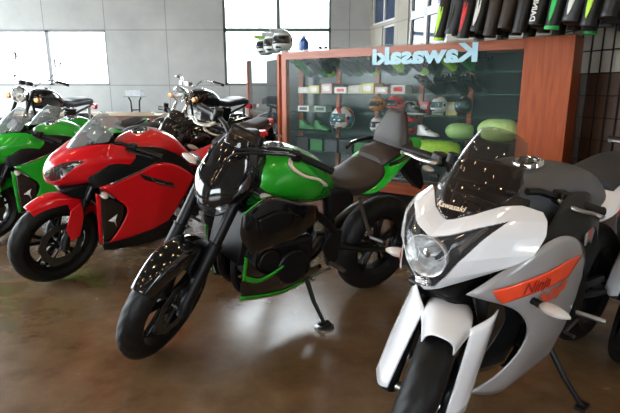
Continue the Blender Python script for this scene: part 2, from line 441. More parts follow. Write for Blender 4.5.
def spoke_wheel(c, R_, w, parent, name, T=None):
    at = (lambda p: T(p+Vector(c))) if T else (lambda p: p+Vector(c))
    rm = R_-w*.85
    wh = obj(name, tyre_b(R_, w, rm-.002, n=72), M['rubber'], parent, T=at)
    b = lathe([(rm+.004, -w*.34), (rm-.01, -w*.2), (rm-.014, 0), (rm-.01, w*.2), (rm+.004, w*.34)], 56)
    obj('rim', b, M['chrome'], wh, T=at, solid=.004)
    obj('hub', lathe([(.0, -.06), (.05, -.06), (.05, -.045), (.03, -.04), (.03, .04), (.07, .045), (.07, .06), (0, .06)], 24), M['steel'], wh, T=at)
    sb = B()
    for i in range(32):
        a = 2*pi*i/32; s = 1 if i % 2 else -1
        sb.join(tube([(.05*cos(a+s*.5), s*.045, .05*sin(a+s*.5)), ((rm-.01)*cos(a), 0, (rm-.01)*sin(a))], .0022, 4))
    obj('wire_spokes', sb, M['chrome'], wh, T=at)
    return wh
def fender_b(c, R_, w, a0, a1, skirt, n=28, tip=.6):
    rows = []
    for i in range(n):
        t = i/(n-1); a = R(a0+(a1-a0)*t)
        sk = skirt(t); ww = w*(tip+(1-tip)*min(1, t*3.5, (1-t)*3.5+.25))
        half = [(R_, 0), (R_-.004, ww*.55), (R_-.02, ww*.88), (R_-.045, ww), (R_-.05-sk*.5, ww*1.03), (R_-.055-sk, ww*1.03)]
        rows.append([(c[0]+r*cos(a), y, c[2]+r*sin(a)) for r, y in half])
    return shell(rows, n*2, 41)
def fork(parent, T, axle, top, sep, mat_low, mat_up, ur=.021, lr=.028, split=.45):
    a = Vector(axle); t = Vector(top)
    for s in (1, -1):
        o = Vector((0, s*sep, 0)); m = a.lerp(t, split)
        f = obj('fork_tube', tube([m+o, t+o], ur, 16), mat_up, parent, T=T)
        obj('fork_slider', tube([a+o-Vector((0, 0, .02)), a+o+Vector((-.01, 0, .05)), m+o, m.lerp(t, .04)+o], [lr*1.1, lr, lr, lr*1.12], 16), mat_low, f, T=T)
def clip_lever(s, P0, P1, off=(.055, 0, -.004)):
    P0 = Vector(P0); P1 = Vector(P1); o = Vector(off)
    return tube([P0+o*.4, P0.lerp(P1, .12)+o*.9, P0.lerp(P1, .5)+o*1.1, P0.lerp(P1, .8)+o*.85, P1+o*.95, P1.lerp(P0, -.04)+o*1.05], [.012, .011, .009, .008, .009, .014], 8, smooth=20, flat=.7)
def indicator(parent, base, tip, T=None):
    b = Vector(base); t = Vector(tip); d = (t-b)
    k = obj('turn_signal', tube([b, b+d*.42], .012, 10), M['satin'], parent, T=T)
    P = [b+d*.36, b+d*.48, b+d*.7, b+d*.9, t]
    obj('signal_lens', tube(P, [.012, .023, .024, .015, .004], 12, smooth=14, flat=.75), M['siglens'], k, T=T)
    obj('signal_reflector', tube([b+d*.45, b+d*.6, b+d*.8], [.008, .011, .006], 8, flat=.7), M['amber'], k, T=T)
def engine(parent, cx=.12, cz=.40, w=.36, m=None, fins=False):
    m = m or M['engine']
    e = obj('engine', box(cx, 0, cz, .34, w*.8, .24), m, parent, bevel=.03)
    cyl = B()
    if fins:
        for i in range(9):
            z = cz+.14+i*.022; cyl.join(box(cx+.03+.004*i, 0, z, .20, w*.72, .009))
        cyl.join(box(cx+.05, 0, cz+.22, .15, w*.6, .22))
    else:
        cyl.join(box(cx+.09, 0, cz+.17, .20, w*.75, .2, ER(y=.35)))
    obj('cylinder', cyl, m, e, bevel=.004)
    for s in (1, -1):
        obj('side_cover', disc(.095, s*w*.38, s*w*.50, 28, c=(cx-.02, 0, cz-.02)), m, e, bevel=.008)
        obj('small_cover', disc(.06, s*w*.38, s*w*.47, 24, c=(cx+.12, 0, cz+.04)), m, e, bevel=.006)
def swingarm(parent, pivot, axle, m):
    a = Vector(pivot); b = Vector(axle)
    for s in (1, -1):
        o = Vector((0, s*.11, 0)); obj('swingarm', tube([a+o*.8, a.lerp(b, .5)+o, b+o], [.03, .028, .022], 8, flat=.6), m, parent)
def exhaust(parent, side, P, r, m):
    obj('exhaust', tube([(x, y*side, z) for x, y, z in P], r, 18, smooth=30), m, parent)
def stand(parent, base, foot, m=None):
    m = m or M['satin']; a = Vector(base); b = Vector(foot)
    k = obj('kickstand', tube([a, a.lerp(b, .5)+Vector((.012, 0, 0)), b], [.014, .012, .010], 8), m, parent)
    obj('stand_foot', box(b.x, b.y, b.z, .07, .04, .012), m, k, bevel=.003)
def sideY(x, z):
    tab = [(.15, .10), (.22, .135), (.30, .175), (.42, .205), (.55, .225), (.68, .238), (.80, .238), (.9, .215), (1.0, .17)]
    y = tab[-1][1]
    for (a, b), (c, d) in zip(tab, tab[1:]):
        if z <= c:
            t = max(0, (z-a)/(c-a)); y = b+(d-b)*t; break
    if x < .1: y -= (.1-x)*.22
    if x > .35: y -= (x-.35)**2*1.3
    return y
def side_panel(top, bot, left, right, off=0, nu=16, nv=20, bulge=0):
    rows = coons([(x, z, 0) for x, z in top], [(x, z, 0) for x, z in bot], [(x, z, 0) for x, z in left], [(x, z, 0) for x, z in right], nu, nv)
    out = []
    for i, r in enumerate(rows):
        q = []
        for j, p in enumerate(r):
            bb = bulge*sin(pi*i/(nu-1))*sin(pi*j/(nv-1))
            q.append((p.x, sideY(p.x, p.y)+off+bb, p.y))
        out.append(q)
    return grid(out)
def pt_in(poly, x, y):
    c = False; n = len(poly)
    for i in range(n):
        (x1, y1), (x2, y2) = poly[i], poly[i-1]
        if (y1 > y) != (y2 > y) and x < (x2-x1)*(y-y1)/(y2-y1)+x1: c = not c
    return c
def split(b, pred):
    a, c = B(), B(); a.v = b.v; c.v = list(b.v)
    for f in b.f:
        m = sum((Vector(b.v[i]) for i in f), Vector())/len(f)
        (a if pred(m) else c).f.append(f)
    for q in (a, c):
        used = sorted({i for f in q.f for i in f}); mp = {o: n for n, o in enumerate(used)}
        q.v = [q.v[i] for i in used]; q.f = [tuple(mp[i] for i in f) for f in q.f]
    return a, c

TANK = [  # x, top z, half width, drop
    (.30, .91, .07, .16), (.26, .948, .115, .20), (.18, .978, .155, .24), (.06, 1.003, .17, .27), (-.06, .972, .155, .25), (-.15, .90, .12, .18), (-.22, .83, .085, .10)]
TANKM = [(.30, .93, .08, .16), (.26, .945, .13, .20), (.18, .972, .18, .24), (.06, .998, .20, .27), (-.06, .985, .20, .25), (-.17, .945, .18, .20), (-.27, .89, .13, .12)]
def tank_body(st, dz=0, crease=.0):
    S = []
    for x, z, w, d in st:
        z += dz
        S.append([(x, 0, z), (x, w*.45, z-.004), (x, w*.82, z-.03), (x, w, z-d*.38), (x, w*.93, z-d*.6), (x, w*.7, z-d*.85), (x, 0, z-d)])
    return body(S, 30, 36)
def tank_cap(parent, x, z, r=.042, ring=None, dark=None, tilt=0, T=None):
    rot = ER(y=tilt); c = Vector((x, 0, z))
    f = lambda p: rot @ p+c
    g = obj('fuel_cap', lathe([(r*.66, -.004), (r*.66, .006), (r*.8, .009), (r, .007), (r*1.06, 0), (r*1.06, -.006)], 40, 'z').map(f), ring or M['chrome'], parent, T=T)
    obj('cap_centre', lathe([(0, .006), (r*.4, .006), (r*.45, .003), (r*.66, .003)], 32, 'z').map(f), dark or M['gunmetal'], g, T=T)
    bb = B()
    for i in range(6):
        a = i*pi/3; bb.join(disc(.003, .006, .011, 8, 'z', (r*.86*cos(a), r*.86*sin(a), 0)))
    obj('cap_bolts', bb.map(f), M['gunmetal'], g, T=T)

# ------------------------------------------------------------------ faired sport bike
def sport_bike(loc, yaw, lean, steer, label, paint, second, style, group=None, seatm=None, screen='clear', scr_text=False, low=False, name='sport_motorcycle', tail_second=None):
    root = thing(name, label, 'motorcycle', (*loc, .003), (-lean, 0, yaw), group)
    S = arc_steer(steer); P = M[paint] if isinstance(paint, str) else paint; Q = M[second]; sm = M[seatm or 'seatb']
    AX = (.70, 0, .298); RX = (-.70, 0, .308)
    # wheels, fork, fender
    cast_wheel(AX, .298, .112, root, 'front_wheel', S, discs=(1,))
    cast_wheel(RX, .308, .142, root, 'rear_wheel', None, discs=(-1,), disc_r=.11)
    fork(root, S, (.70, 0, .30), (.405, 0, .90), .098, M['satin'], M['gunmetal'])
    fd = fender_b(AX, .335, .074 if style == 'single' else .066, 68 if style == 'single' else 56, 150, lambda t: .0+.135*max(0, 1-abs(t-.66)/.20)**.8, 30)
    obj('front_fender', fd, P, root, T=S, solid=.004)
    if style == 'single':
        fg = grid(coons([(.70, .072, .60), (.655, .115, .635), (.60, .13, .64)], [(.745, .095, .31), (.72, .125, .29), (.67, .15, .30)], [(.70, .072, .60), (.735, .085, .46), (.745, .095, .31)], [(.60, .13, .64), (.60, .145, .46), (.67, .15, .30)], 12, 10))
        obj('fork_guard', fg.mirror(), P, root, T=S, solid=.005)
    else: obj('fork_guard', prism([(.61, .36), (.67, .34), (.70, .43), (.67, .56), (.60, .60), (.585, .5)], .118, .128).mirror(), P, root, T=S, bevel=.004)
    cal = obj('brake_caliper', box(.60, .075, .37, .055, .05, .10, ER(y=.3)), M['gunmetal'], root, T=S, bevel=.01)
    obj('brake_hose', tube([(.60, .085, .42), (.585, .12, .52), (.55, .10, .66), (.45, .08, .8)], .005, 6, smooth=20), M['satin'], cal, T=S)
    # nose cowl
    N = [
        [(.60, 0, .905), (.575, .06, .918), (.50, .13, .95), (.40, .18, .962), (.27, .195, .93)],
        [(.655, 0, .868), (.635, .07, .882), (.555, .145, .905), (.42, .20, .918), (.255, .215, .90)],
        [(.715, 0, .825), (.69, .08, .835), (.61, .16, .85), (.45, .215, .865), (.26, .232, .872)],
        [(.745, 0, .76), (.72, .07, .765), (.63, .15, .785), (.47, .205, .805), (.30, .228, .83)],
        [(.735, 0, .70), (.70, .05, .705), (.62, .12, .725), (.50, .18, .755), (.36, .215, .79)],
        [(.67, 0, .665), (.64, .04, .675), (.585, .10, .695), (.50, .155, .725), (.38, .195, .765)]]
    if style == 'single':
        N = [
            [(.61, 0, .865), (.585, .06, .888), (.515, .12, .92), (.47, .16, .925), (.415, .20, .905)],
            [(.665, 0, .84), (.645, .07, .865), (.58, .14, .89), (.52, .185, .89), (.435, .225, .885)],
            [(.715, 0, .81), (.69, .08, .83), (.62, .15, .85), (.55, .20, .845), (.465, .24, .85)],
            [(.74, 0, .76), (.71, .07, .77), (.65, .135, .785), (.585, .185, .795), (.51, .235, .80)],
            [(.735, 0, .70), (.70, .05, .71), (.655, .10, .725), (.605, .15, .745), (.545, .21, .775)],
            [(.69, 0, .655), (.67, .035, .665), (.64, .07, .685), (.605, .12, .715), (.555, .195, .762)]]
    if style == 'single':      # crisp creased panels: blend of straight facets and the smooth curve
        FR = [full(r) for r in N]; ga = resample_lin(FR, 151, 281); gb_ = resample(FR, 151, 281)
        nb = grid([[p.lerp(q, .35) for p, q in zip(ra, rb)] for ra, rb in zip(ga, gb_)])
    else: nb = shell(N, 110, 201)
    if style == 'twin':
        hl = [(.022, .728), (.05, .712), (.095, .735), (.145, .79), (.185, .868), (.150, .868), (.10, .838), (.045, .79), (.020, .76)]
        blk = [(-.02, .69), (.05, .69), (.03, .70), (.0, .72)]
    else:
        hl = [(-.01, .66), (.03, .672), (.065, .715), (.11, .79), (.165, .892), (.115, .872), (.05, .842), (-.01, .822)]
    lens, cowl = split(nb, lambda m: m.x > .5 and pt_in(hl, abs(m.y), m.z))
    if style == 'twin':
        obj('nose_cowl', cowl, P, root, solid=.005, off=-1)
    else:
        # white band split in two by a V notch towards the screen
        obj('nose_cowl', cowl, P, root, solid=.005, off=-1, sharp=12)
    hb = obj('headlight', lens, M['lens'], root, solid=.002)
    # recessed bowls behind the lens
    if style == 'single':
        inner = B().add(lens.v, lens.f).map(lambda p: Vector((p.x-.10, p.y*.93, p.z)))
        obj('lamp_housing', inner, M['satin'], hb)
        obj('reflector_bowl', lathe([(.012, -.06), (.035, -.05), (.058, -.02), (.072, .02)], 40, 'x').map(lambda p: Vector((p.x+.685, p.y, p.z*.88+.768))), M['reflector'], hb, solid=.002)
        obj('bulb_shield', lathe([(0, .03), (.014, .025), (.018, .0), (.014, -.04)], 20, 'x').map(lambda p: Vector((p.x+.672, p.y, p.z+.775))), M['chrome'], hb)
        for s in (1, -1): obj('side_reflector', tube([(.655, s*.075, .80), (.62, s*.10, .84), (.59, s*.125, .868)], [.016, .012, .004], 8), M['chrome'], hb)
        obj('position_lamp', box(.70, 0, .69, .03, .05, .03), M['chrome'], hb, bevel=.008)
        obj('lamp_trim', box(.70, 0, .70, .02, .03, .012), M['chrome'], hb, bevel=.004)
    else:
        inner = B().add(lens.v, lens.f).map(lambda p: Vector((p.x-.065, p.y*.97, p.z)))
        obj('lamp_housing', inner, M['satin'], hb)
        for s in (1, -1):
            obj('reflector_bowl', lathe([(.008, -.04), (.022, -.03), (.034, .01)], 24, 'x').map(lambda p: Vector((p.x+.655-abs(p.y)*0, p.y+s*.085, p.z+.77))), M['reflector'], hb, solid=.002)
            obj('inner_bowl', lathe([(.006, -.03), (.016, -.02), (.024, .008)], 24, 'x').map(lambda p: Vector((p.x+.60, p.y+s*.132, p.z+.822))), M['reflector'], hb, solid=.002)
    # air inlet under the nose
    obj('chin_inlet', prism([(.69, .66), (.60, .685), (.44, .70), (.42, .60), (.50, .56), (.62, .60)], -.085, .085), M['satin'], root, bevel=.02)
    # windscreen
    if style == 'single':
        WS = [[(.612, 0, .862), (.585, .055, .888), (.515, .112, .925), (.455, .14, .95)],
              [(.56, 0, .96), (.54, .055, .97), (.475, .10, .985), (.42, .125, 1.0)],
              [(.49, 0, 1.06), (.47, .05, 1.06), (.42, .085, 1.06), (.37, .105, 1.055)],
              [(.41, 0, 1.135), (.40, .038, 1.13), (.37, .065, 1.115), (.335, .08, 1.09)]]
    else:
        WS = [[(.60, 0, .905), (.572, .06, .922), (.50, .128, .955), (.41, .17, .975)],
              [(.53, 0, .99), (.51, .06, .995), (.44, .115, 1.01), (.365, .15, 1.02)],
              [(.46, 0, 1.065), (.44, .055, 1.065), (.385, .10, 1.065), (.325, .125, 1.055)],
              [(.385, 0, 1.125), (.37, .045, 1.12), (.33, .08, 1.11), (.29, .10, 1.08)]]
    ws = obj('windscreen', shell(WS, 26, 41), M[screen], root, solid=.003)
    obj('screen_bolts', B().join(disc(.006, .12, .15, 10, c=(.50, 0, .965))).mirror(), M['satin'], ws)
    if scr_text:
        tb = text_b('Kawasaki', .026, .0008, .0006, .2)
        tb.map(lambda p: Vector((.597-.8*abs(p.x)**1.7-.50*p.y+.004, p.x, .905+p.y*.80)))
        obj('screen_lettering', tb, M['gold_decal'], ws)
    # instruments and inner black cowl
    inn = obj('instrument_panel', prism([(.46, .955), (.40, 1.02), (.36, 1.02), (.33, .96), (.40, .92)], -.095, .095), M['satin'], root, bevel=.01)
    obj('gauge', disc(.035, .0, .012, 24, 'x', (.352, 0, .99)), M['gunmetal'], inn)
    band = side_panel([(.54, .765), (.40, .86), (.26, .93), (.10, .925), (-.04, .87)], [(.52, .69), (.30, .74), (.10, .80), (-.08, .76), (-.22, .68)], [(.54, .765), (.54, .73), (.52, .69)], [(-.04, .87), (-.13, .80), (-.22, .68)], -.004)
    obj('inner_cowl', band.mirror(), M['satin'], root, solid=.004)
    # main side fairing
    if style == 'twin':
        top = [(.49, .695), (.28, .765), (.10, .825), (-.06, .78), (-.20, .68)]; bot = [(.42, .28), (.28, .30), (.14, .33), (.0, .37)]
        left = [(.49, .70), (.37, .60), (.315, .52), (.355, .40), (.42, .28)]; right = [(-.20, .68), (-.14, .58), (-.07, .47), (.0, .37)]
    else:
        top = [(.655, .675), (.55, .76), (.40, .825), (.24, .80), (.12, .70)]; bot = [(.56, .30), (.42, .25), (.25, .235), (.07, .26)]
        left = [(.655, .675), (.50, .61), (.42, .50), (.47, .38), (.56, .30)]; right = [(.12, .70), (.09, .58), (.06, .42), (.07, .26)]
    fm = P if style == 'twin' else M['silver']
    fair = obj('side_fairing', side_panel(top, bot, left, right, .004, 24, 28, .006).mirror(), fm, root, solid=.005)
    if style == 'twin':
        for i in range(3):
            x = .20-i*.082; z = .742-i*.034
            lv = side_panel([(x+.05, z+.036), (x-.035, z+.002)], [(x+.012, z-.012), (x-.055, z-.04)], [(x+.05, z+.036), (x+.012, z-.012)], [(x-.035, z+.002), (x-.055, z-.04)], .0175, 6, 6)
            q = obj('louvre', lv.mirror(), M['black'], fair, solid=.002)
            lv2 = side_panel([(x+.018, z), (x-.048, z-.024)], [(x+.012, z-.007), (x-.054, z-.032)], [(x+.018, z), (x+.012, z-.007)], [(x-.048, z-.024), (x-.054, z-.032)], .0205, 3, 6)
            if i: obj('louvre_edge', lv2.mirror(), M['steel'], q, solid=.002)
        ip = side_panel([(.475, .665), (.33, .56)], [(.445, .27), (.37, .29)], [(.475, .665), (.47, .5), (.445, .27)], [(.33, .56), (.32, .5), (.335, .40), (.37, .29)], -.012, 14, 8)
        ipo = obj('inner_panel', ip.mirror(), M['black'], root, solid=.004)
        mk = B()
        for pl in ([(.43, .455), (.375, .50), (.385, .455), (.375, .40), (.395, .445)],):
            mk.add([(x, sideY(x, z)-.006, z) for x, z in pl], [tuple(range(len(pl)))])
        obj('arrow_mark', mk, M['decal'], ipo, solid=.001)
        st_ = side_panel([(.505, .66), (.475, .64)], [(.47, .27), (.448, .27)], [(.505, .66), (.49, .45), (.47, .27)], [(.475, .64), (.468, .45), (.448, .27)], -.012, 14, 4)
        obj('edge_trim', st_.mirror(), P, root, solid=.004)
        bt = side_panel([(.45, .285), (.28, .30), (.14, .325), (-.06, .38)], [(.44, .215), (.25, .205), (.05, .21), (-.24, .235)], [(.45, .285), (.45, .25), (.44, .215)], [(-.06, .38), (-.14, .32), (-.24, .235)], .004, 8, 18)
        obj('lower_trim', bt.mirror(), M['satin'], root, solid=.006)
        sl = side_panel([(.44, .722), (.25, .79), (.12, .838)], [(.43, .714), (.25, .781), (.13, .83)], [(.44, .722), (.43, .714)], [(.12, .838), (.13, .83)], .010, 3, 12)
        obj('pinstripe', sl.mirror(), M['steel'], fair, solid=.001)
    else:
        # orange slash with lettering
        og = side_panel([(.60, .690), (.47, .722), (.33, .738), (.18, .735)], [(.565, .645), (.48, .665), (.38, .675), (.27, .675)], [(.60, .690), (.585, .667), (.565, .645)], [(.18, .735), (.22, .705), (.27, .675)], .014, 8, 20)
        ogo = obj('orange_stripe', og.mirror(), M['orange'], fair, solid=.0015)
        dk = mat('dark_red_decal', (.25, .012, .008), .4, noise=.1)
        tb = text_b('Ninja', .05, .0006, .001, .3).map(lambda p: Vector((.46-p.x, sideY(.46-p.x, .70+p.y)+.0185, .693+p.y+p.x*.13)))
        obj('lettering', tb, dk, ogo)
        tb = text_b('Ninja', .075, .0006, .003, .3).map(lambda p: Vector((.36-p.x*1.1, sideY(.36-p.x*1.1, .65+p.y*.8)+.0165, .645+p.y*.8+p.x*.15)))
        obj('lettering', tb, M['orange'], fair)
        obj('inner_panel', side_panel([(.60, .66), (.36, .62)], [(.52, .34), (.36, .34)], [(.60, .66), (.54, .5), (.52, .34)], [(.36, .62), (.34, .48), (.36, .34)], -.05, 14, 8).mirror(), M['black'], root, solid=.004)
        # upper wing of the nose cowl with sharp rear corner
        up = side_panel([(.12, .82), (.0, .82), (-.14, .78)], [(.10, .74), (.0, .73), (-.08, .70)], [(.12, .82), (.10, .74)], [(-.14, .78), (-.08, .70)], -.01, 6, 8)
        uo = obj('frame_cover', up.mirror(), M['silver'], root, solid=.005)
        obj('cover_decal', side_panel([(.07, .795), (.01, .80)], [(.06, .755), (.02, .76)], [(.07, .795), (.06, .755)], [(.01, .80), (.02, .76)], -.004, 4, 4).mirror(), M['orange'], uo, solid=.001)
    # belly join and radiator core
    obj('radiator', box(.36, 0, .52, .04, .30, .26, ER(y=-.15)), M['engine'], root, bevel=.006)
    engine(root, .12, .38, .32)
    # frame
    obj('frame_rail', B().join(tube([(.38, .05, .86), (.2, .14, .78), (-.05, .15, .68), (-.22, .12, .50), (-.24, .11, .38)], .026, 8, smooth=20)).mirror(), M['satin'], root)
    obj('subframe', B().join(tube([(-.12, .09, .70), (-.4, .09, .78), (-.78, .06, .86)], .014, 8)).mirror(), M['satin'], root)
    # tank, cap, seats, tail
    tk = obj('fuel_tank', tank_body(TANK if style == 'twin' else TANKM), P if style == 'twin' else M['matte_tank'], root)
    tank_cap(tk, .13, .996, .052, tilt=.21)
    if style == 'twin':
        pass
    SE = []
    for x, z, w in ((-.17, .845, .075), (-.24, .80, .11), (-.34, .785, .14), (-.44, .80, .15), (-.50, .84, .13)):
        SE.append([(x, 0, z), (x, w*.6, z-.002), (x, w*.95, z-.02), (x, w, z-.045), (x, w*.8, z-.07), (x, 0, z-.075)])
    obj('rider_seat', body(SE, 22, 28), sm, root)
    TL = []
    for x, z, w, d in ((-.20, .80, .10, .10), (-.36, .80, .155, .12), (-.52, .85, .15, .14), (-.70, .905, .11, .12), (-.85, .94, .065, .07), (-.93, .95, .03, .03)):
        TL.append([(x, 0, z-.01), (x, w*.7, z-.014), (x, w, z-.05), (x, w*.8, z-d*.7), (x, w*.4, z-d), (x, 0, z-d)])
    tl = obj('tail_cowl', body(TL, 24, 28), M[tail_second] if tail_second else P, root)
    PS = []
    for x, z, w in ((-.50, .87, .11), (-.56, .905, .12), (-.66, .93, .105), (-.78, .955, .08), (-.84, .955, .05)):
        PS.append([(x, 0, z), (x, w*.6, z-.002), (x, w*.95, z-.016), (x, w, z-.035), (x, w*.8, z-.05), (x, 0, z-.055)])
    obj('pillion_seat', body(PS, 20, 28), sm, root)
    obj('tail_light', box(-.915, 0, .915, .04, .09, .03), M['redlens'], tl, bevel=.008)
    obj('rear_fender', prism([(-.78, .86), (-.90, .88), (-1.02, .66), (-1.0, .62), (-.92, .70), (-.80, .78)], -.045, .045), M['satin'], root, bevel=.006)
    obj('plate_holder', box(-1.0, 0, .66, .012, .16, .10, ER(y=.4)), M['satin'], root, bevel=.003)
    for s in (1, -1): indicator(root, (-.90, s*.05, .80), (-.92, s*.17, .80))
    # bars, levers
    for s in (1, -1):
        g0 = (.31, s*.19, .955); g1 = (.19, s*.345, .925)
        hb_ = obj('handlebar', tube([(.36, s*.095, .955), (.33, s*.13, .96), g0], .012, 10), M['satin'], root, T=S)
        obj('grip', tube([g0, g1, lerp(g0, g1, 1.06)], [.017, .017, .019], 14), M['rubber'], hb_, T=S)
        obj('switch_block', box(.30, s*.205, .956, .05, .05, .045, ER(z=s*-.9)), M['satin'], hb_, T=S, bevel=.008)
        obj('lever', clip_lever(s, (.31, s*.20, .955), (.20, s*.345, .928)), M['steel'] if style == 'single' else M['satin'], hb_, T=S)
    obj('fluid_reservoir', B().join(disc(.022, .97, 1.0, 16, 'z', (.35, -.16, 0))), M['satin'], root, T=S)
    obj('triple_clamp', prism([(.43, .905), (.33, .925), (.33, .90), (.43, .88)], -.12, .12), M['gunmetal'], root, T=S, bevel=.005)
    # signals
    if style == 'twin':
        for s in (1, -1): indicator(root, (.47, s*.20, .675), (.485, s*.325, .665))
    else:
        for s in (1, -1): indicator(root, (.45, s*.205, .64), (.46, s*.345, .63))
    # rear hardware
    swingarm(root, (-.24, 0, .40), RX, M['satin'])
    obj('shock_absorber', tube([(-.28, 0, .42), (-.22, 0, .68)], [.03, .03], 12), M['gunmetal'], root)
    exhaust(root, -1, [(.30, .06, .30), (.10, .10, .19), (-.25, .12, .22), (-.45, .16, .32), (-.70, .18, .42), (-.86, .185, .48)], [.02, .025, .028, .045, .055, .045], M['gunmetal'])
    for s in (1, -1):
        ph = obj('foot_peg', tube([(-.20, s*.15, .36), (-.21, s*.26, .36)], .011, 8), M['steel'], root)
        obj('peg_bracket', prism([(-.14, .44), (-.20, .34), (-.26, .36), (-.24, .52), (-.18, .54)], s*.135, s*.15), M['gunmetal'], ph)
    obj('shift_lever', tube([(-.20, .16, .33), (-.05, .17, .33), (-.04, .21, .33)], .007, 6), M['steel'], root)
    stand(root, (-.05, .12, .25), (-.10, .27, .27*math.tan(lean)+.008))
    obj('chain_guard', prism([(-.30, .44), (-.62, .40), (-.66, .36), (-.30, .40)], .085, .105), M['satin'], root)
    return root

# ------------------------------------------------------------------ naked street bike
def naked_bike(loc, yaw, lean, steer, label, tankm, sidem, accent, group=None, seatm='seat', tailm='green', upright=True, leverm='alloy'):
    root = thing('naked_motorcycle', label, 'motorcycle', (*loc, .003), (-lean, 0, yaw), group)
    S = arc_steer(steer)
    AX = (.70, 0, .298); RX = (-.68, 0, .313)
    cast_wheel(AX, .298, .115, root, 'front_wheel', S, discs=(1,))
    cast_wheel(RX, .313, .148, root, 'rear_wheel', None, discs=(-1,), disc_r=.11)
    fork(root, S, (.70, 0, .30), (.375, 0, .97), .10, M['satin'], M['satin'], ur=.026, lr=.031)
    fd = fender_b(AX, .333, .07, 42, 158, lambda t: .02+.13*max(0, 1-abs(t-.60)/.24)**.8, 30)
    obj('front_fender', fd, M['black'], root, T=S, solid=.004)
    cal = obj('brake_caliper', box(.60, .075, .37, .055, .05, .10, ER(y=.3)), M['gunmetal'], root, T=S, bevel=.01)
    obj('brake_hose', tube([(.60, .085, .42), (.57, .12, .55), (.52, .10, .70), (.45, .08, .85)], .006, 6, smooth=20), M['satin'], cal, T=S)
    # headlight cowl
    N = [[(.375, 0, 1.075), (.365, .05, 1.07), (.335, .085, 1.05), (.29, .11, 1.02)],
         [(.445, 0, 1.0), (.43, .06, .995), (.385, .11, .98), (.31, .135, .955)],
         [(.50, 0, .925), (.475, .07, .92), (.42, .13, .91), (.32, .16, .90)],
         [(.545, 0, .855), (.515, .08, .855), (.45, .135, .86), (.335, .155, .87)],
         [(.56, 0, .79), (.53, .07, .79), (.46, .12, .80), (.355, .135, .82)],
         [(.54, 0, .73), (.51, .055, .735), (.445, .095, .745), (.365, .11, .77)],
         [(.48, 0, .69), (.46, .04, .695), (.42, .07, .71), (.37, .085, .73)]]
    nb = shell(N, 60, 81)
    hl = [(-.01, .715), (.05, .722), (.09, .765), (.12, .815), (.08, .81), (.05, .785), (-.01, .775)]
    lens, cowl = split(nb, lambda m: m.x > .42 and pt_in(hl, abs(m.y), m.z))
    cw = obj('headlight_cowl', cowl, M['black'], root, T=S, solid=.005, off=-1)
    hb = obj('headlight', lens, M['lens'], root, T=S, solid=.002)
    obj('lamp_housing', B().add(lens.v, lens.f).map(lambda p: Vector((p.x-.07, p.y*.96, p.z))), M['satin'], hb, T=S)
    for s in (1, -1):
        obj('reflector_bowl', lathe([(.006, -.035), (.02, -.028), (.034, .008)], 24, 'x').map(lambda p: Vector((p.x+.485, p.y*1.2+s*.055, p.z*.8+.77))), M['reflector'], hb, T=S, solid=.002)
    for s in (1, -1):   # cowl ridge lines
        obj('cowl_fin', tube([(.38, s*.10, 1.0), (.45, s*.10, .92), (.50, s*.085, .86)], [.004, .010, .004], 6, smooth=10), M['black'], cw, T=S)
    obj('screen', shell([[(.42, 0, 1.035), (.405, .05, 1.03), (.37, .085, 1.015)], [(.40, 0, 1.075), (.385, .045, 1.07), (.355, .075, 1.055)], [(.37, 0, 1.105), (.36, .04, 1.10), (.335, .06, 1.085)]], 14, 21), M['smoke'], cw, T=S, solid=.003)
    obj('instrument_panel', box(.315, 0, 1.045, .05, .17, .09, ER(y=-.5)), M['satin'], root, T=S, bevel=.012)
    obj('bracket', B().join(box(.37, .115, .93, .09, .008, .05, ER(y=.5))).mirror(), M['gold'], root, T=S, bevel=.003)
    # handlebar
    for s in (1, -1):
        g0 = (.20, s*.24, 1.035); g1 = (.115, s*.38, 1.0)
        hb_ = obj('handlebar', tube([(.33, 0, 1.02), (.325, s*.06, 1.02), (.28, s*.13, 1.045), (.235, s*.19, 1.045), g0], .012, 10, smooth=20), M['satin'], root, T=S)
        obj('grip', tube([g0, g1, lerp(g0, g1, 1.08)], [.018, .017, .02], 14), M['rubber'], hb_, T=S)
        obj('switch_block', box(.215, s*.225, 1.035, .05, .05, .045, ER(z=s*-.9)), M['satin'], hb_, T=S, bevel=.008)
        obj('lever', clip_lever(s, (.205, s*.215, 1.03), (.125, s*.40, .99), (.075, 0, -.03)), M[leverm], hb_, T=S)
    obj('fluid_reservoir', disc(.022, 1.075, 1.105, 16, 'z', (.27, -.19, 0)), M['satin'], root, T=S)
    obj('triple_clamp', prism([(.41, .965), (.30, .99), (.30, .96), (.41, .94)], -.125, .125), M['gunmetal'], root, T=S, bevel=.005)
    for i, (a, b, c, d) in enumerate(((.33, .10, .28, .09), (.35, -.08, .30, -.12), (.30, .03, .26, .14))):
        obj('cable', tube([(.26, a, 1.05), (.42, b, 1.0), (.40, c*.3, .88), (.30, d, .78)], .005, 6, smooth=24), M['satin'], root, T=None)
    for s in (1, -1): indicator(root, (.39, s*.12, .86), (.37, s*.275, .855), S)
    # tank
    TK = [(.33, .91, .08, .18), (.29, .94, .12, .24), (.20, .972, .165, .28), (.08, .998, .19, .30), (-.04, .965, .18, .28), (-.14, .90, .13, .22), (-.22, .82, .085, .12)]
    tb = tank_body(TK)
    up, lo = split(tb, lambda m: m.z > 1.0-.23+max(0, (.10-m.x))*-.45)
    tk = obj('fuel_tank', up, M[tankm], root)
    obj('tank_side', lo, M['candy_shaded' if tankm == 'candy' else sidem], tk)  # flank in darker green: side shading put into the tank colour
    tank_cap(tk, .145, .993, .052, ring=M['chrome'] if tankm != 'black' else M['gunmetal'], tilt=.21)
    # radiator shrouds
    sh = side_panel([(.43, .77), (.31, .835), (.15, .79), (.0, .74)], [(.37, .56), (.26, .57), (.12, .60), (-.02, .66)], [(.43, .77), (.43, .66), (.37, .56)], [(.0, .74), (-.02, .66)], .0, 14, 14, .01)
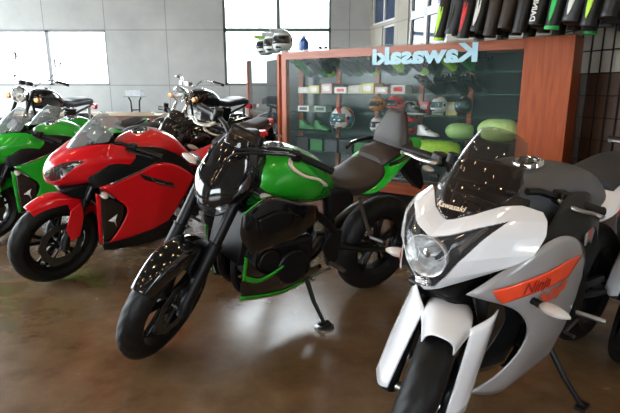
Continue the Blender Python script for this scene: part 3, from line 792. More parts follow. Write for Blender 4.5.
    so = obj('radiator_shroud', sh.mirror(), M[sidem], root, solid=.006)
    obj('scoop', side_panel([(.36, .74), (.26, .765), (.16, .74)], [(.34, .66), (.26, .665), (.18, .68)], [(.36, .74), (.34, .66)], [(.16, .74), (.18, .68)], .018, 8, 10).mirror(), M['satin'], so, solid=.004)
    ed = side_panel([(.432, .772), (.38, .81), (.32, .836)], [(.428, .764), (.38, .802), (.32, .829)], [(.432, .772), (.428, .764)], [(.32, .836), (.32, .829)], .008, 3, 10)
    obj('edge_trim', ed.mirror(), M[accent], so, solid=.001)
    obj('radiator', box(.35, 0, .60, .04, .30, .28, ER(y=-.2)), M['engine'], root, bevel=.006)
    engine(root, .10, .42, .36)
    obj('header_pipe', B().join(tube([(.26, .06, .62), (.36, .07, .50), (.34, .07, .30), (.18, .06, .22), (-.1, .04, .21)], .019, 10, smooth=24)).mirror(), M['gunmetal'], root)
    # belly pan
    bp = side_panel([(.38, .53), (.27, .42), (.12, .37), (-.16, .33)], [(.36, .265), (.22, .235), (.05, .22), (-.20, .235)], [(.38, .53), (.385, .40), (.36, .265)], [(-.16, .33), (-.19, .28), (-.20, .235)], -.02, 14, 20)
    bo = obj('belly_pan', bp.mirror(), M['black'], root, solid=.006)
    for tp, bt_, l, r_ in (
        ([(.392, .54), (.385, .40)], [(.372, .53), (.368, .40)], [(.392, .54), (.372, .53)], [(.385, .40), (.368, .40)]),
        ([(.385, .44), (.30, .395), (.24, .40), (.16, .44)], [(.385, .405), (.30, .365), (.23, .375), (.15, .43)], [(.385, .44), (.385, .405)], [(.16, .44), (.15, .43)]),
        ([(.375, .30), (.22, .262), (.05, .25), (-.18, .26)], [(.365, .262), (.22, .232), (.05, .217), (-.20, .232)], [(.375, .30), (.365, .262)], [(-.18, .26), (-.20, .232)])):
        obj('green_edge' if accent != 'redlens' else 'red_edge', side_panel(tp, bt_, l, r_, -.012, 4, 14).mirror(), M[accent], bo, solid=.004)
    fr = B().join(tube([(.36, .05, .90), (.2, .15, .76), (-.05, .16, .66), (-.22, .13, .50), (-.24, .12, .38)], .024, 8, smooth=20)).mirror()
    obj('frame_rail', fr, M['satin'], root)
    obj('side_cover', side_panel([(-.10, .80), (-.30, .76)], [(-.12, .60), (-.32, .68)], [(-.10, .80), (-.12, .60)], [(-.30, .76), (-.32, .68)], -.02, 6, 6).mirror(), M['satin'], root, solid=.005)
    # seats and tail
    sm = M[seatm]; SE = []
    for x, z, w in ((-.15, .875, .07), (-.21, .825, .11), (-.31, .805, .145), (-.42, .82, .16), (-.50, .865, .15), (-.53, .88, .12)):
        SE.append([(x, 0, z), (x, w*.6, z-.002), (x, w*.95, z-.02), (x, w, z-.05), (x, w*.8, z-.09), (x, 0, z-.10)])
    obj('rider_seat', body(SE, 24, 32), sm, root)
    TL = []
    for x, z, w, d in ((-.30, .78, .11, .08), (-.42, .79, .175, .10), (-.50, .835, .185, .12), (-.58, .90, .18, .13), (-.68, .94, .145, .13), (-.82, .965, .085, .08), (-.90, .985, .04, .04)):
        TL.append([(x, 0, z-.01), (x, w*.7, z-.012), (x, w, z-.045), (x, w*.8, z-d*.7), (x, w*.4, z-d), (x, 0, z-d)])
    tl = obj('tail_cowl', body(TL, 24, 28), M[tailm], root)
    for s in (1, -1):
        obj('grab_rail', tube([(-.50, s*.18, .895), (-.56, s*.20, .92), (-.68, s*.17, .95), (-.76, s*.13, .95)], .011, 8, smooth=16), M['black'], tl)
    PS = []
    for x, z, w in ((-.52, .90, .10), (-.56, .935, .125), (-.66, .962, .115), (-.76, .985, .09), (-.80, .985, .06)):
        PS.append([(x, 0, z), (x, w*.6, z-.002), (x, w*.95, z-.02), (x, w, z-.045), (x, w*.8, z-.06), (x, 0, z-.065)])
    obj('pillion_seat', body(PS, 20, 28), sm, root)
    if upright:
        rows = []
        for t, w, th in ((0, .125, .05), (.25, .125, .06), (.6, .10, .055), (.9, .07, .045), (1.0, .055, .03)):
            x = -.66-.03*t; z = .955+.20*t
            rows.append([(x+th/2, 0, z), (x+th/2-.004, w*.7, z), (x+.008, w, z), (x-.012, w, z), (x-th/2+.004, w*.7, z), (x-th/2, 0, z)])
        obj('back_pad', body(rows, 20, 30), sm, root)
    obj('tail_light', box(-.895, 0, .945, .03, .07, .03), M['redlens'], tl, bevel=.008)
    obj('rear_fender', prism([(-.76, .88), (-.88, .90), (-1.0, .68), (-.98, .64), (-.90, .70), (-.78, .80)], -.04, .04), M['satin'], root, bevel=.006)
    for s in (1, -1): indicator(root, (-.88, s*.05, .82), (-.90, s*.17, .82))
    swingarm(root, (-.24, 0, .42), RX, M['satin'])
    obj('shock_absorber', tube([(-.30, 0, .42), (-.24, 0, .70)], .032, 12), M['gunmetal'], root)
    exhaust(root, -1, [(.10, .08, .22), (-.20, .12, .22), (-.40, .17, .32), (-.60, .19, .42), (-.72, .20, .48)], [.022, .028, .05, .06, .045], M['gunmetal'])
    for s in (1, -1):
        ph = obj('foot_peg', tube([(-.18, s*.16, .36), (-.19, s*.27, .36)], .012, 8), M['steel'], root)
        obj('peg_bracket', prism([(-.12, .46), (-.17, .34), (-.24, .36), (-.24, .54), (-.18, .56)], s*.14, s*.155), M['gunmetal'], ph)
        pp = obj('pillion_peg', tube([(-.46, s*.16, .46), (-.47, s*.26, .47)], .010, 8), M['steel'], root)
        obj('pillion_bracket', tube([(-.36, s*.13, .70), (-.46, s*.155, .47)], .012, 6), M['steel'], pp)
    obj('shift_lever', tube([(-.18, .17, .33), (-.03, .18, .32), (-.02, .22, .32)], .007, 6), M['steel'], root)
    stand(root, (-.06, .12, .27), (-.09, .28, .28*math.tan(lean)+.018), M['gunmetal'])
    return root

# ------------------------------------------------------------------ retro bike with round headlight
def retro_bike(loc, yaw, lean, label, tankm, metal, group=None, steer=0, z=PZ, mirrors=False):
    root = thing('retro_motorcycle', label, 'motorcycle', (*loc, z+.003), (-lean, 0, yaw), group)
    root.scale = (1.07, 1.07, 1.07)
    S = arc_steer(steer); mt = M[metal]
    AX = (.70, 0, .315); RX = (-.70, 0, .31)
    spoke_wheel(AX, .315, .095, root, 'front_wheel', S); spoke_wheel(RX, .31, .115, root, 'rear_wheel')
    fork(root, S, (.70, 0, .315), (.37, 0, .98), .09, M['steel'] if metal == 'chrome' else M['satin'], mt, ur=.019, lr=.026, split=.4)
    obj('front_fender', fender_b(AX, .345, .055, 35, 165, lambda t: 0, 24, tip=.9), mt, root, T=S, solid=.003)
    obj('rear_fender', fender_b(RX, .345, .07, 10, 125, lambda t: 0.01, 24, tip=.9).map(lambda p: Vector((-1.4-p.x, p.y, p.z))), mt, root, solid=.003)
    bowl = lathe([(0, .30), (.04, .305), (.075, .34), (.09, .40), (.092, .425)], 32, 'x').map(lambda p: p+Vector((.08, 0, .92)))
    hd = obj('headlight', bowl, M['chrome'], root, T=S)
    obj('lens', lathe([(0, .535), (.05, .53), (.086, .508)], 32, 'x').map(lambda p: p+Vector((0, 0, .92))), M['lens'], hd, T=S)
    obj('reflector_bowl', lathe([(.01, .43), (.05, .445), (.085, .50)], 32, 'x').map(lambda p: p+Vector((0, 0, .92))), M['reflector'], hd, T=S)
    obj('headlight_rim', lathe([(.085, .50), (.097, .505), (.097, .515), (.086, .52)], 32, 'x').map(lambda p: p+Vector((0, 0, .92))), M['chrome'], hd, T=S)
    for s in (1, -1):
        q = obj('turn_signal', tube([(.44, s*.09, .88), (.44, s*.17, .88)], .008, 8), mt, root, T=S)
        obj('signal_lens', lathe([(0, .46), (.028, .455), (.034, .43), (.03, .40), (0, .395)], 20, 'x').map(lambda p: p+Vector((.01, s*.195, .88))), M['amber'], q, T=S)
        g = obj('gauge', disc(.042, 1.03, 1.075, 24, 'z', (.40, s*.05, 0)), mt, root, T=S)
        b = obj('handlebar', tube([(.34, 0, 1.03), (.34, s*.08, 1.03), (.30, s*.17, 1.10), (.24, s*.26, 1.11), (.16, s*.36, 1.09)], .011, 10, smooth=24), M['chrome'], root, T=S)
        obj('grip', tube([(.225, s*.275, 1.108), (.14, s*.385, 1.085)], .018, 12), M['rubber'], b, T=S)
        obj('lever', clip_lever(s, (.23, s*.27, 1.11), (.15, s*.38, 1.09)), M['chrome'], b, T=S)
        if mirrors:
            mm = obj('mirror', tube([(.28, s*.20, 1.10), (.24, s*.26, 1.22), (.26, s*.29, 1.30)], .006, 6, smooth=12), M['chrome'], root, T=S)
            obj('mirror_head', lathe([(0, .015), (.05, .012), (.06, -.005), (.05, -.012), (0, -.016)], 24, 'x').map(lambda p: p+Vector((.26, s*.30, 1.335))), M['chrome'], mm, T=S)
    TKN = [(.30, .90, .06, .12), (.25, .955, .11, .20), (.14, .985, .145, .25), (.02, .98, .15, .25), (-.10, .93, .125, .20), (-.20, .86, .09, .12)]
    tk = obj('fuel_tank', tank_body(TKN), M[tankm], root)
    tank_cap(tk, .06, .985, .032)
    obj('knee_pad', B().join(body([[(x, .128, zz+.05), (x, .150, zz+.02), (x, .150, zz-.02), (x, .128, zz-.05)] for x, zz in ((.06, .86), (-.02, .86), (-.10, .84))], 4, 8)), M['chrome'] if metal == 'chrome' else M['satin'], tk) if False else None
    SE = []
    for x, zz, w in ((-.14, .86, .09), (-.20, .855, .12), (-.35, .845, .13), (-.50, .865, .135), (-.70, .875, .12), (-.78, .86, .09)):
        SE.append([(x, 0, zz), (x, w*.6, zz-.002), (x, w*.95, zz-.02), (x, w, zz-.05), (x, w*.9, zz-.085), (x, 0, zz-.09)])
    obj('seat', body(SE, 24, 28), M['seatb'], root)
    engine(root, .08, .38, .32, M['steel'] if metal == 'chrome' else M['engine'], fins=True)
    for s in (1, -1):
        obj('side_cover', prism([(-.14, .76), (-.38, .74), (-.32, .56), (-.16, .56)], s*.10, s*.125), M[tankm], root, bevel=.01)
        obj('shock_absorber', tube([(-.62, s*.13, .76), (-.68, s*.13, .36)], [.022, .022], 12), M['chrome'], root)
        exhaust(root, s, [(.16, .08, .56), (.26, .10, .48), (.24, .12, .30), (.05, .14, .24), (-.3, .15, .24), (-.6, .155, .27), (-.88, .16, .30)], [.018, .018, .018, .02, .035, .04, .036], M['chrome'])
    obj('frame_rail', B().join(tube([(.34, .03, .88), (.28, .08, .5), (.22, .11, .26), (-.2, .12, .25), (-.24, .11, .6), (-.7, .11, .78)], .015, 8, smooth=40)).mirror(), M['satin'], root)
    obj('tail_light', box(-.92, 0, .74, .06, .10, .07), M['redlens'], root, bevel=.012)
    swingarm(root, (-.22, 0, .36), RX, M['satin'])
    stand(root, (-.05, .12, .25), (-.12, .28, .28*math.tan(lean)+.008))
    return root

# ================================================================== THE BIKES
sport_bike((.84, 1.914), -2.42, .06, .50, 'white and silver faired sport motorcycle with orange lettering, nearest on the right', 'white', 'silver', 'single', 'faired sport motorcycles', screen='smoke', scr_text=True)
naked_bike((-.165, 2.66), -2.50, .17, .60, 'black naked motorcycle with green tank and green tail, in the centre', 'candy', 'black', 'candy', 'naked motorcycles')
sport_bike((-1.17, 3.64), -2.42, .17, .22, 'bright red faired sport motorcycle with twin headlights and clear windscreen', 'red', 'black', 'twin', 'faired sport motorcycles', screen='clear')
sport_bike((-2.20, 4.50), -2.42, .17, .1, 'bright green faired sport motorcycle at the far left beside the red one', 'green', 'black', 'twin', 'faired sport motorcycles', screen='clear')
sport_bike((-2.45, 5.2), -2.0, .17, .1, 'green faired sport motorcycle mostly hidden behind the red one', 'green', 'black', 'twin', 'faired sport motorcycles', screen='clear', seatm='seat')
naked_bike((-1.06, 4.62), -2.2, .17, .2, 'black naked motorcycle with red tail standing behind the green-tanked one', 'black', 'black', 'redlens', 'naked motorcycles', tailm='red', upright=False, leverm='alloy')
sport_bike((2.02, 2.62), -2.42, .06, .3, 'white sport motorcycle at the right edge behind the nearest white one', 'white', 'silver', 'single', 'faired sport motorcycles', screen='smoke')
retro_bike((-1.56, 7.22), -2.1, .15, 'retro motorcycle with round chrome headlight and chrome fenders by the display case', 'black', 'chrome', 'retro motorcycles on the platform')
retro_bike((-3.68, 6.98), -1.78, .15, 'black retro motorcycle with a round mirror under the left windows', 'black', 'satin', 'retro motorcycles on the platform', mirrors=True)

# steel puck under the green bike's kickstand
FOOT = Vector((-.165, 2.66, 0))+Matrix.Rotation(-2.50, 3, 'Z') @ Vector((-.09, .28*cos(.17)+.28*math.tan(.17)*sin(.17), 0)); FOOT.z = 0
pk = obj('stand_puck', lathe([(0, .0), (.055, 0), (.055, .006), (.04, .010), (0, .010)], 28, 'z'), M['steel']); pk.location = FOOT
tag(pk, 'small round steel plate on the floor under the kickstand of the green-tanked motorcycle', 'plate')

# ================================================================== DISPLAY CASE
CT = 1.72
BL = Vector((-.36, 6.55, 0)); CR = Vector((2.31, 4.56, 0))
dv = (CR-BL); CL = dv.length; cang = math.atan2(dv.y, dv.x)
M['glass'] = mat('case_glass', (.10, .16, .15), .02, 0, 0, alpha=.10)
M['shelfglass'] = mat('green_shelf_glass', (.12, .30, .24), .04, 0, .5, alpha=.28)
M['backglass'] = mat('dark_mirror_backing', (.03, .045, .045), .15, .3, noise=.3, nscale=3)
case = thing('display_case', 'long glass display case with cherry wood frame full of riding gear', 'display case', BL, (0, 0, cang))
PW = .42; DP = .42     # right end panel width, depth; local x along the front, local y back
FX = CL-PW
obj('end_panel', box(CL-PW/2, DP/2, CT/2, PW, DP, CT), M['wood'], case, bevel=.004)
obj('corner_post', box(.035, .035, CT/2, .07, .07, CT), M['wood'], case)
obj('corner_post', box(.035, DP-.035, CT/2, .07, .07, CT), M['wood'], case)
obj('top_rail', box(FX/2+.035, .02, CT-.055, FX-.07, .035, .09), M['woodh'], case)
obj('top_rail', box(FX/2+.035, DP-.02, CT-.055, FX-.07, .035, .09), M['woodh'], case)
obj('base_rail', box(FX/2+.035, .02, .17, FX-.07, .035, .13), M['woodh'], case)
obj('base', box(FX/2+.035, DP/2+.03, .1, FX-.07, DP-.08, .2), M['satin'], case)
obj('top_glass', box(CL/2, DP/2, CT+.005, CL, DP, .010), M['shelfglass'], case)
obj('front_glass', box(FX/2+.03, .008, .92, FX-.08, .006, 1.40), M['glass'], case)
obj('back_panel', box(FX/2+.03, DP-.045, .92, FX-.08, .008, 1.40), M['backglass'], case)
SH = [1.43, 1.21, .985, .74, .235]
for z in (SH[0], SH[1], SH[3]): obj('shelf', box(FX/2+.03, DP/2, z-.005, FX-.08, DP-.12, .010), M['shelfglass'], case)
for xa, xb in ((.08, .62), (1.12, FX-.02)): obj('shelf', box((xa+xb)/2, DP/2, SH[2]-.005, xb-xa, DP-.12, .010), M['shelfglass'], case)
for i in range(1, 5):
    obj('rear_post', box(.07+i*(FX-.1)/5, DP-.065, .92, .05, .03, 1.40), M['wood'], case)
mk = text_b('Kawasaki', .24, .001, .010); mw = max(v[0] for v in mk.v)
mk.map(lambda p: Vector((-p.x/mw*.59+1.90, -.006, p.y*1.0+1.60)))  # mirrored letters standing just in front of the case glass
obj('mirrored_lettering', mk, mat('pale_blue_lettering', (.45, .70, .82), .4, noise=.1), case)
CM = Matrix.Translation(BL) @ Matrix.Rotation(cang, 4, 'Z')
def cpos(x, y, z): return CM @ Vector((x, y, z))

# adjoining left case, side seen obliquely
A0 = Vector((-1.02, 8.3, 0)); B0 = Vector((-.40, 6.66, 0)); dv2 = B0-A0; L2 = dv2.length; a2 = math.atan2(dv2.y, dv2.x)
side = thing('display_case', 'glass fronted side case with cherry posts reflecting the retro motorcycle', 'display case', A0, (0, 0, a2))
T2 = 1.70; D2 = .35
for x in (.04, L2-.04): obj('corner_post', box(x, .035, T2/2, .08, .07, T2), M['wood'], side)
obj('top_board', box(L2/2, D2/2, T2+.008, L2, D2, .016), M['shelfglass'], side)
obj('front_glass', box(L2/2, .012, T2/2+.1, L2-.16, .006, T2-.2), mat('reflective_glass', (.03, .045, .045), .02, .0, 1, alpha=.5), side)
obj('base_rail', box(L2/2, .02, .14, L2-.16, .035, .12), M['woodh'], side)
obj('back_panel', box(L2/2, D2-.01, T2/2, L2, .02, T2), mat('grey_green_backing', (.07, .09, .09), .3, noise=.2, nscale=3), side)
obj('shelf', box(L2/2, D2/2, .95, L2-.1, D2-.08, .01), M['shelfglass'], side)

# ---- riding gear
def paintm(n, c, r=.45, coat=0): return mat(n, c, r, coat=coat, noise=.15, nscale=25)
G = dict(lime=paintm('lime_fabric', (.45, .80, .05)), dgreen=paintm('green_leather', (.03, .22, .05)), blk=paintm('black_leather', (.007, .007, .008)), grey=paintm('grey_fabric', (.06, .07, .08)),
         red=paintm('red_gear', (.6, .02, .03), .3, .5), wht=paintm('white_gear', (.7, .72, .72), .3, .5), yel=paintm('pale_yellow_print', (.65, .6, .25)), cream=paintm('cream_print', (.62, .60, .52)), pink=paintm('pale_pink_print', (.6, .42, .42)), blue=paintm('blue_gear', (.03, .12, .45), .3, .5), orange=paintm('orange_gear', (.7, .25, .04), .3, .5), brown=paintm('brown_leather', (.025, .014, .010), .5))
def hand_shape(sc=1):
    b = body([[(x, 0, zt), (x, w*.8, zt-.006), (x, w, zt-.02), (x, w*.7, .002), (x, 0, 0)] for x, zt, w in ((-.10, .045, .035), (-.04, .05, .04), (.02, .05, .048), (.06, .042, .046))], 10, 16)
    for k_, (y, l) in enumerate(((-.036, .06), (-.012, .075), (.012, .07), (.036, .055))):
        b.join(tube([(.05, y, .022), (.05+l*.6, y*1.1, .028), (.05+l, y*1.15, .014)], [.014, .0125, .009], 8, smooth=6))
    b.join(tube([(-.01, .04, .02), (.03, .072, .02), (.06, .075, .015)], [.015, .013, .009], 8, smooth=6))
    return b
HS = hand_shape()
def glove(x, z, m1, m2, label, y=.18, rot=None):
    t = thing('riding_glove', label, 'glove', cpos(x, y, z), (0, 0, cang+(rot if rot is not None else random.uniform(-.5, .5)-1.57)), 'gloves in the glass case')
    g = ER(y=-.55); up = Vector((0, 0, .085)); f = lambda p: (g @ Vector(p))*1.35+up
    obj('palm', HS, m1, t, T=f)
    obj('cuff', tube([(-.09, 0, .024), (-.15, 0, .026)], [.038, .045], 12, flat=.55), m2, t, T=f)
    obj('knuckle_guard', box(.045, 0, .05, .03, .075, .012), m2, t, T=f, bevel=.004)
cols = [('dgreen', 'blk'), ('blk', 'lime'), ('lime', 'blk'), ('blk', 'dgreen'), ('blk', 'grey')]
pos1 = ['at the left end', 'left of the helmet', 'above the painted helmet', 'right of the helmet', 'under the blue lettering', 'near the end panel']
cn = {'dgreen': 'green', 'blk': 'black', 'lime': 'lime green', 'grey': 'grey'}
N1 = 13
for i in range(N1):
    a, b = cols[(i*3+i//4) % 5]
    ordn = ['first', 'second', 'third', 'fourth', 'fifth', 'sixth', 'seventh', 'eighth', 'ninth', 'tenth', 'eleventh', 'twelfth', 'thirteenth'][i]
    glove(.16+i*.193, SH[0], G[a], G[b], '%s riding glove with %s cuff on the top shelf, %s from the left' % (cn[a], cn[b], ordn))
# second shelf: printed boxes and magazines on the left, dark gloves to the right
pc = [('cream', 'cream'), ('wht', 'white'), ('pink', 'pale pink'), ('yel', 'pale yellow')]
od = ['first', 'second', 'third', 'fourth', 'fifth', 'sixth', 'seventh', 'eighth', 'ninth']
for i in range(8):
    m_, nm = pc[(i*3) % 4]
    t = thing('flat_package', '%s flat package on the second shelf, %s from the left' % (nm, od[i]), 'package', cpos(.30+i*.185, .17, SH[1]), (0, 0, cang+random.uniform(-.15, .15)), 'flat packages on the second shelf')
    hh = .075+.02*(i % 3)
    obj('carton', box(0, 0, hh/2, .165, .24, hh), G[m_], t, bevel=.004)
    obj('printed_label', box(0, -.1208, hh/2, .10, .001, hh*.5), G['wht' if m_ != 'wht' else 'red'], t)
for i in range(4):
    glove(1.87+i*.17, SH[1], G['blk'], G['grey' if i % 2 else 'blk'], 'dark glove on the second shelf by the end panel, %s from the packages' % od[i])
def helmet(x, y, z, shellm, vis, trimm, label, grp=None, sc=1.0, rot=-pi/2, world=False):
    t = thing('helmet', label, 'helmet', cpos(x, y, z) if not world else (x, y, z), (0, 0, (cang if not world else 0)+rot), grp)
    rows = []
    for k_ in range(15):
        ph = pi*(.02+.78*k_/14); r = .132*sin(ph); zz = .15+.135*cos(ph)
        rows.append([(r*1.08*cos(a)*(1.1 if cos(a) > 0 and k_ > 8 else 1), r*.92*sin(a), zz) for a in [2*pi*j/36 for j in range(36)]])
    b = grid(rows, True)
    eye = lambda m: m.x > .045 and .12 < m.z < .20
    v_, s_ = split(b, eye)
    s_.map(lambda p: p*sc); v_.map(lambda p: Vector((p.x*1.01, p.y*1.01, p.z))*sc)
    obj('shell', s_, shellm, t, solid=.006)
    vo = obj('visor', v_, vis, t, solid=.003)
    obj('visor_pivot', disc(.022, .112, .126, 16, c=(.02, 0, .16)).mirror().map(lambda p: p*sc), M['satin'], t)
    obj('chin_vent', box(.140*sc, 0, .075*sc, .02, .06*sc, .02*sc), M['satin'], t, bevel=.004)
    obj('crown_stripe', grid([[(r_*1.02*cos(ph_)*sc*1.08, s__*.02*sc, (.15+.137*sin(ph_))*sc) for s__ in (-1, 1)] for r_, ph_ in [(.132, R(50+8*q)) for q in range(12)]]), trimm, t, solid=.003)
    return t
# painted helmet: patchwork from a voronoi pattern
pm = bpy.data.materials.new('painted_helmet_graphics'); pm.use_nodes = True; n = pm.node_tree; pp = n.nodes['Principled BSDF']
tx = n.nodes.new('ShaderNodeTexCoord'); vz = n.nodes.new('ShaderNodeTexVoronoi'); vz.inputs['Scale'].default_value = 17; n.links.new(tx.outputs['Object'], vz.inputs['Vector'])
s2 = n.nodes.new('ShaderNodeSeparateColor'); n.links.new(vz.outputs['Color'], s2.inputs[0])
r_ = ramp(n, s2.outputs[0], [(0, (.75, .78, .8)), (.3, (.03, .25, .45)), (.42, (.7, .72, .72)), (.58, (.55, .05, .08)), (.7, (.65, .5, .08)), (.85, (.03, .04, .06))]); r_.color_ramp.interpolation = 'CONSTANT'
n.links.new(r_.outputs[0], pp.inputs['Base Color']); pp.inputs['Roughness'].default_value = .2; pp.inputs['Coat Weight'].default_value = 1
M['visd'] = mat('dark_visor', (.02, .025, .03), .05, 0, 1, noise=.2); M['visl'] = mat('mirror_visor', (.3, .5, .6), .08, .8, 0, noise=.3, nscale=8)
helmet(.80, .20, SH[3], pm, M['visl'], G['red'], 'helmet with multicolour painted graphics on the middle shelf of the case', 'helmets in the case', sc=1.12, rot=-1.9)
helmet(1.52, .20, SH[2], G['red'], M['visd'], G['wht'], 'glossy red helmet on the shelf right of the tall bike seat', 'helmets in the case', sc=.75, rot=-2.2)
helmet(1.70, .22, SH[3], G['red'], M['visd'], G['blk'], 'dark red helmet on the middle shelf below the glossy red helmet', 'helmets in the case', sc=.8, rot=-1.0)
helmet(2.28, .26, SH[2], G['blk'], M['visl'], G['wht'], 'black helmet on the third shelf near the wooden end panel', 'helmets in the case', sc=.7, rot=-1.6)
def shoe(x, z, m1, m2, label, y=.18, rot=0, sc=1.0):
    t = thing('riding_shoe', label, 'shoe', cpos(x, y, z), (0, 0, cang+rot), 'riding shoes in the case')
    up = body([[(xx, 0, zt), (xx, w*.7, zt-.006), (xx, w, zt*.5), (xx, w*.95, .02), (xx, 0, .018)] for xx, zt, w in ((-.11, .13, .032), (-.06, .135, .038), (0, .10, .040), (.06, .07, .045), (.12, .055, .042), (.15, .035, .025))], 18, 20)
    obj('upper', up.map(lambda p: p*sc), m1, t)
    obj('sole', body([[(xx, 0, .02), (xx, w, .018), (xx, w, .004), (xx, 0, 0)] for xx, w in ((-.12, .03), (-.05, .042), (.08, .048), (.155, .025))], 12, 12).map(lambda p: p*sc), m2, t)
    obj('strap', box(.01*sc, 0, .088*sc, .03*sc, .085*sc, .012*sc, ER(y=.5)), m2, t, bevel=.003)
shoe(1.40, SH[3], G['wht'], G['red'], 'white riding shoe with red sole right of the painted helmet', rot=.4)
shoe(1.76, SH[2], G['blk'], G['wht'], 'black riding shoe with white sole on the shelf near the lime helmet', rot=-.3)
shoe(1.92, SH[3], G['wht'], G['blk'], 'white riding shoe with black sole beside the lime bag', rot=-.2)
shoe(.28, SH[3], G['dgreen'], G['blk'], 'green riding shoe at the left end of the case', rot=.2)
shoe(.50, SH[3], G['dgreen'], G['blk'], 'green and black riding shoe next to the painted helmet', rot=-.2)
for i, x in enumerate((.26, .52)):
    t = thing('small_carton', ['white small carton on the third shelf by the corner post', 'pale green small carton on the third shelf left of the painted helmet'][i], 'carton', cpos(x, .18, SH[2]), (0, 0, cang), 'small cartons')
    obj('carton', box(0, 0, .035, .18, .14, .07), [G['wht'], paintm('pale_green_card', (.35, .5, .4))][i], t, bevel=.003)
    obj('carton_label', box(0, -.0708, .035, .12, .001, .035), G['grey'], t)
helmet(1.28, .22, SH[3], G['wht'], M['visd'], G['red'], 'small white helmet with red stripe beside the painted helmet', 'helmets in the case', sc=.72, rot=-1.4)
helmet(2.02, .24, SH[2], G['wht'], M['visl'], G['red'], 'white helmet with mirror visor on the third shelf', 'helmets in the case', sc=.68, rot=-1.9)
helmet(1.26, .24, SH[2], G['orange'], M['visd'], G['blk'], 'orange helmet on the third shelf behind the tall seat', 'helmets in the case', sc=.68, rot=-1.9)
for i in range(5):
    m_, nm = [('red', 'red'), ('wht', 'white'), ('red', 'dark red'), ('cream', 'cream'), ('yel', 'yellow')][i]
    t = thing('small_carton', nm+' slim carton standing at the back of the case right of the tall seat', 'carton', cpos(1.50+i*.16, .30, SH[2]), (0, 0, cang+.1*(i % 2)), 'slim cartons')
    obj('carton', box(0, 0, .07, .12, .04, .14), G[m_], t, bevel=.003); obj('carton_label', box(0, -.0208, .08, .08, .001, .05), G['wht' if m_ != 'wht' else 'red'], t)
# soft lime bags
def soft_bag(x, y, z, m, sx, sy, sz, label):
    rows = []
    for k_ in range(9):
        ph = pi*(.03+.94*k_/8); rr = sin(ph)**.6
        rows.append([(sx*rr*cos(a)*(1+.06*sin(3*a+k_)), sy*rr*sin(a), sz*(1-cos(ph))/2) for a in [2*pi*j/28 for j in range(28)]])
    g = resample(rows, 24, 40, True); b = grid(g, True)
    t = thing('gear_bag', label, 'bag', cpos(x, y, z), (0, 0, cang), 'soft bags in the case')
    obj('bag_body', b, m, t); obj('bag_handle', tube([(-.06, 0, sz*.96), (-.03, 0, sz*1.12), (.03, 0, sz*1.12), (.06, 0, sz*.96)], .006, 6, smooth=14), M['satin'], t)
    obj('zip', tube([(-sx*.7, 0, sz*.93), (0, 0, sz*1.005), (sx*.7, 0, sz*.93)], .004, 6, smooth=12), M['satin'], t)
soft_bag(2.02, .20, .50, G['lime'], .30, .13, .22, 'lime green soft bag in the case behind the white bike windscreen')
soft_bag(2.68, .20, SH[3], paintm('pale_lime_plastic', (.6, .85, .30)), .20, .12, .23, 'pale lime bag on the shelf against the wooden end panel')
soft_bag(2.28, .21, SH[3], paintm('pale_green_plastic', (.35, .6, .2)), .15, .11, .17, 'mid green bag between the white shoe and the pale lime bag')
obj('shelf', box(FX/2+.03, DP/2, .495, FX-.08, DP-.12, .010), M['shelfglass'], case)
for i in range(7):
    m_, nm = [('blk', 'black'), ('dgreen', 'green'), ('grey', 'grey')][i % 3]
    t = thing('gear_box', '%s gear box on the lowest visible shelf, %s from the corner post' % (nm, od[i]), 'box', cpos(.25+i*.22, .2, .50), (0, 0, cang), 'gear boxes low in the case')
    obj('carton', box(0, 0, .07, .19, .2, .14), G[m_], t, bevel=.004); obj('lid', box(0, 0, .150, .20, .21, .018), G['blk' if i % 3 else 'grey'], t, bevel=.004)

# helmets on top of the side case
TS = T2+.0165
M2 = Matrix.Translation(A0) @ Matrix.Rotation(a2, 4, 'Z')
for i, (x, m_, lab) in enumerate(((L2-1.22, 'wht', 'white helmet with lime peak, left of the row atop the side case'), (L2-.80, 'wht', 'white helmet with dark visor in the middle of the row atop the side case'), (L2-.36, 'wht', 'large white helmet with dark blue visor nearest on the side case'))):
    p = M2 @ Vector((x, .17, TS)); h = helmet(p.x, p.y, p.z, G[m_], M['visd'], G['lime' if i < 2 else 'blue'], lab, 'helmets on top of the side case', sc=1.12, rot=-1.9, world=True)
    pk_ = grid([[(.10+.10*q, y_, .245+.03*q-.9*y_*y_) for y_ in (-.09, -.06, -.03, 0, .03, .06, .09)] for q in (0, .35, .7, 1)]).map(lambda p: p*1.12)
    obj('sun_peak', pk_, G['lime'] if i == 0 else G['wht'], h, solid=.004)
p = cpos(.20, .2, CT+.011)
bt = thing('spray_bottle', 'blue bottle with a pale cap on the display case corner', 'bottle', p)
obj('bottle_body', lathe([(0, 0), (.06, 0), (.065, .02), (.065, .11), (.03, .15), (.025, .16)], 24, 'z'), G['blue'], bt)
obj('cap', lathe([(.028, .15), (.028, .19), (0, .195)], 16, 'z'), G['wht'], bt)
sg = thing('sunglasses', 'thin dark sunglasses lying on top of the display case corner', 'sunglasses', cpos(.50, .2, CT+.011), (0, 0, cang+.3))
for s in (-1, 1):
    lo_ = obj('lens', box(s*.035, 0, .022, .05, .004, .036), M['visd'], sg, bevel=.002)
    obj('temple', tube([(s*.062, 0, .032), (s*.066, .07, .03), (s*.064, .12, .012)], .003, 6), M['satin'], sg)
obj('bridge', tube([(-.012, 0, .03), (0, -.002, .034), (.012, 0, .03)], .003, 6), M['satin'], sg)

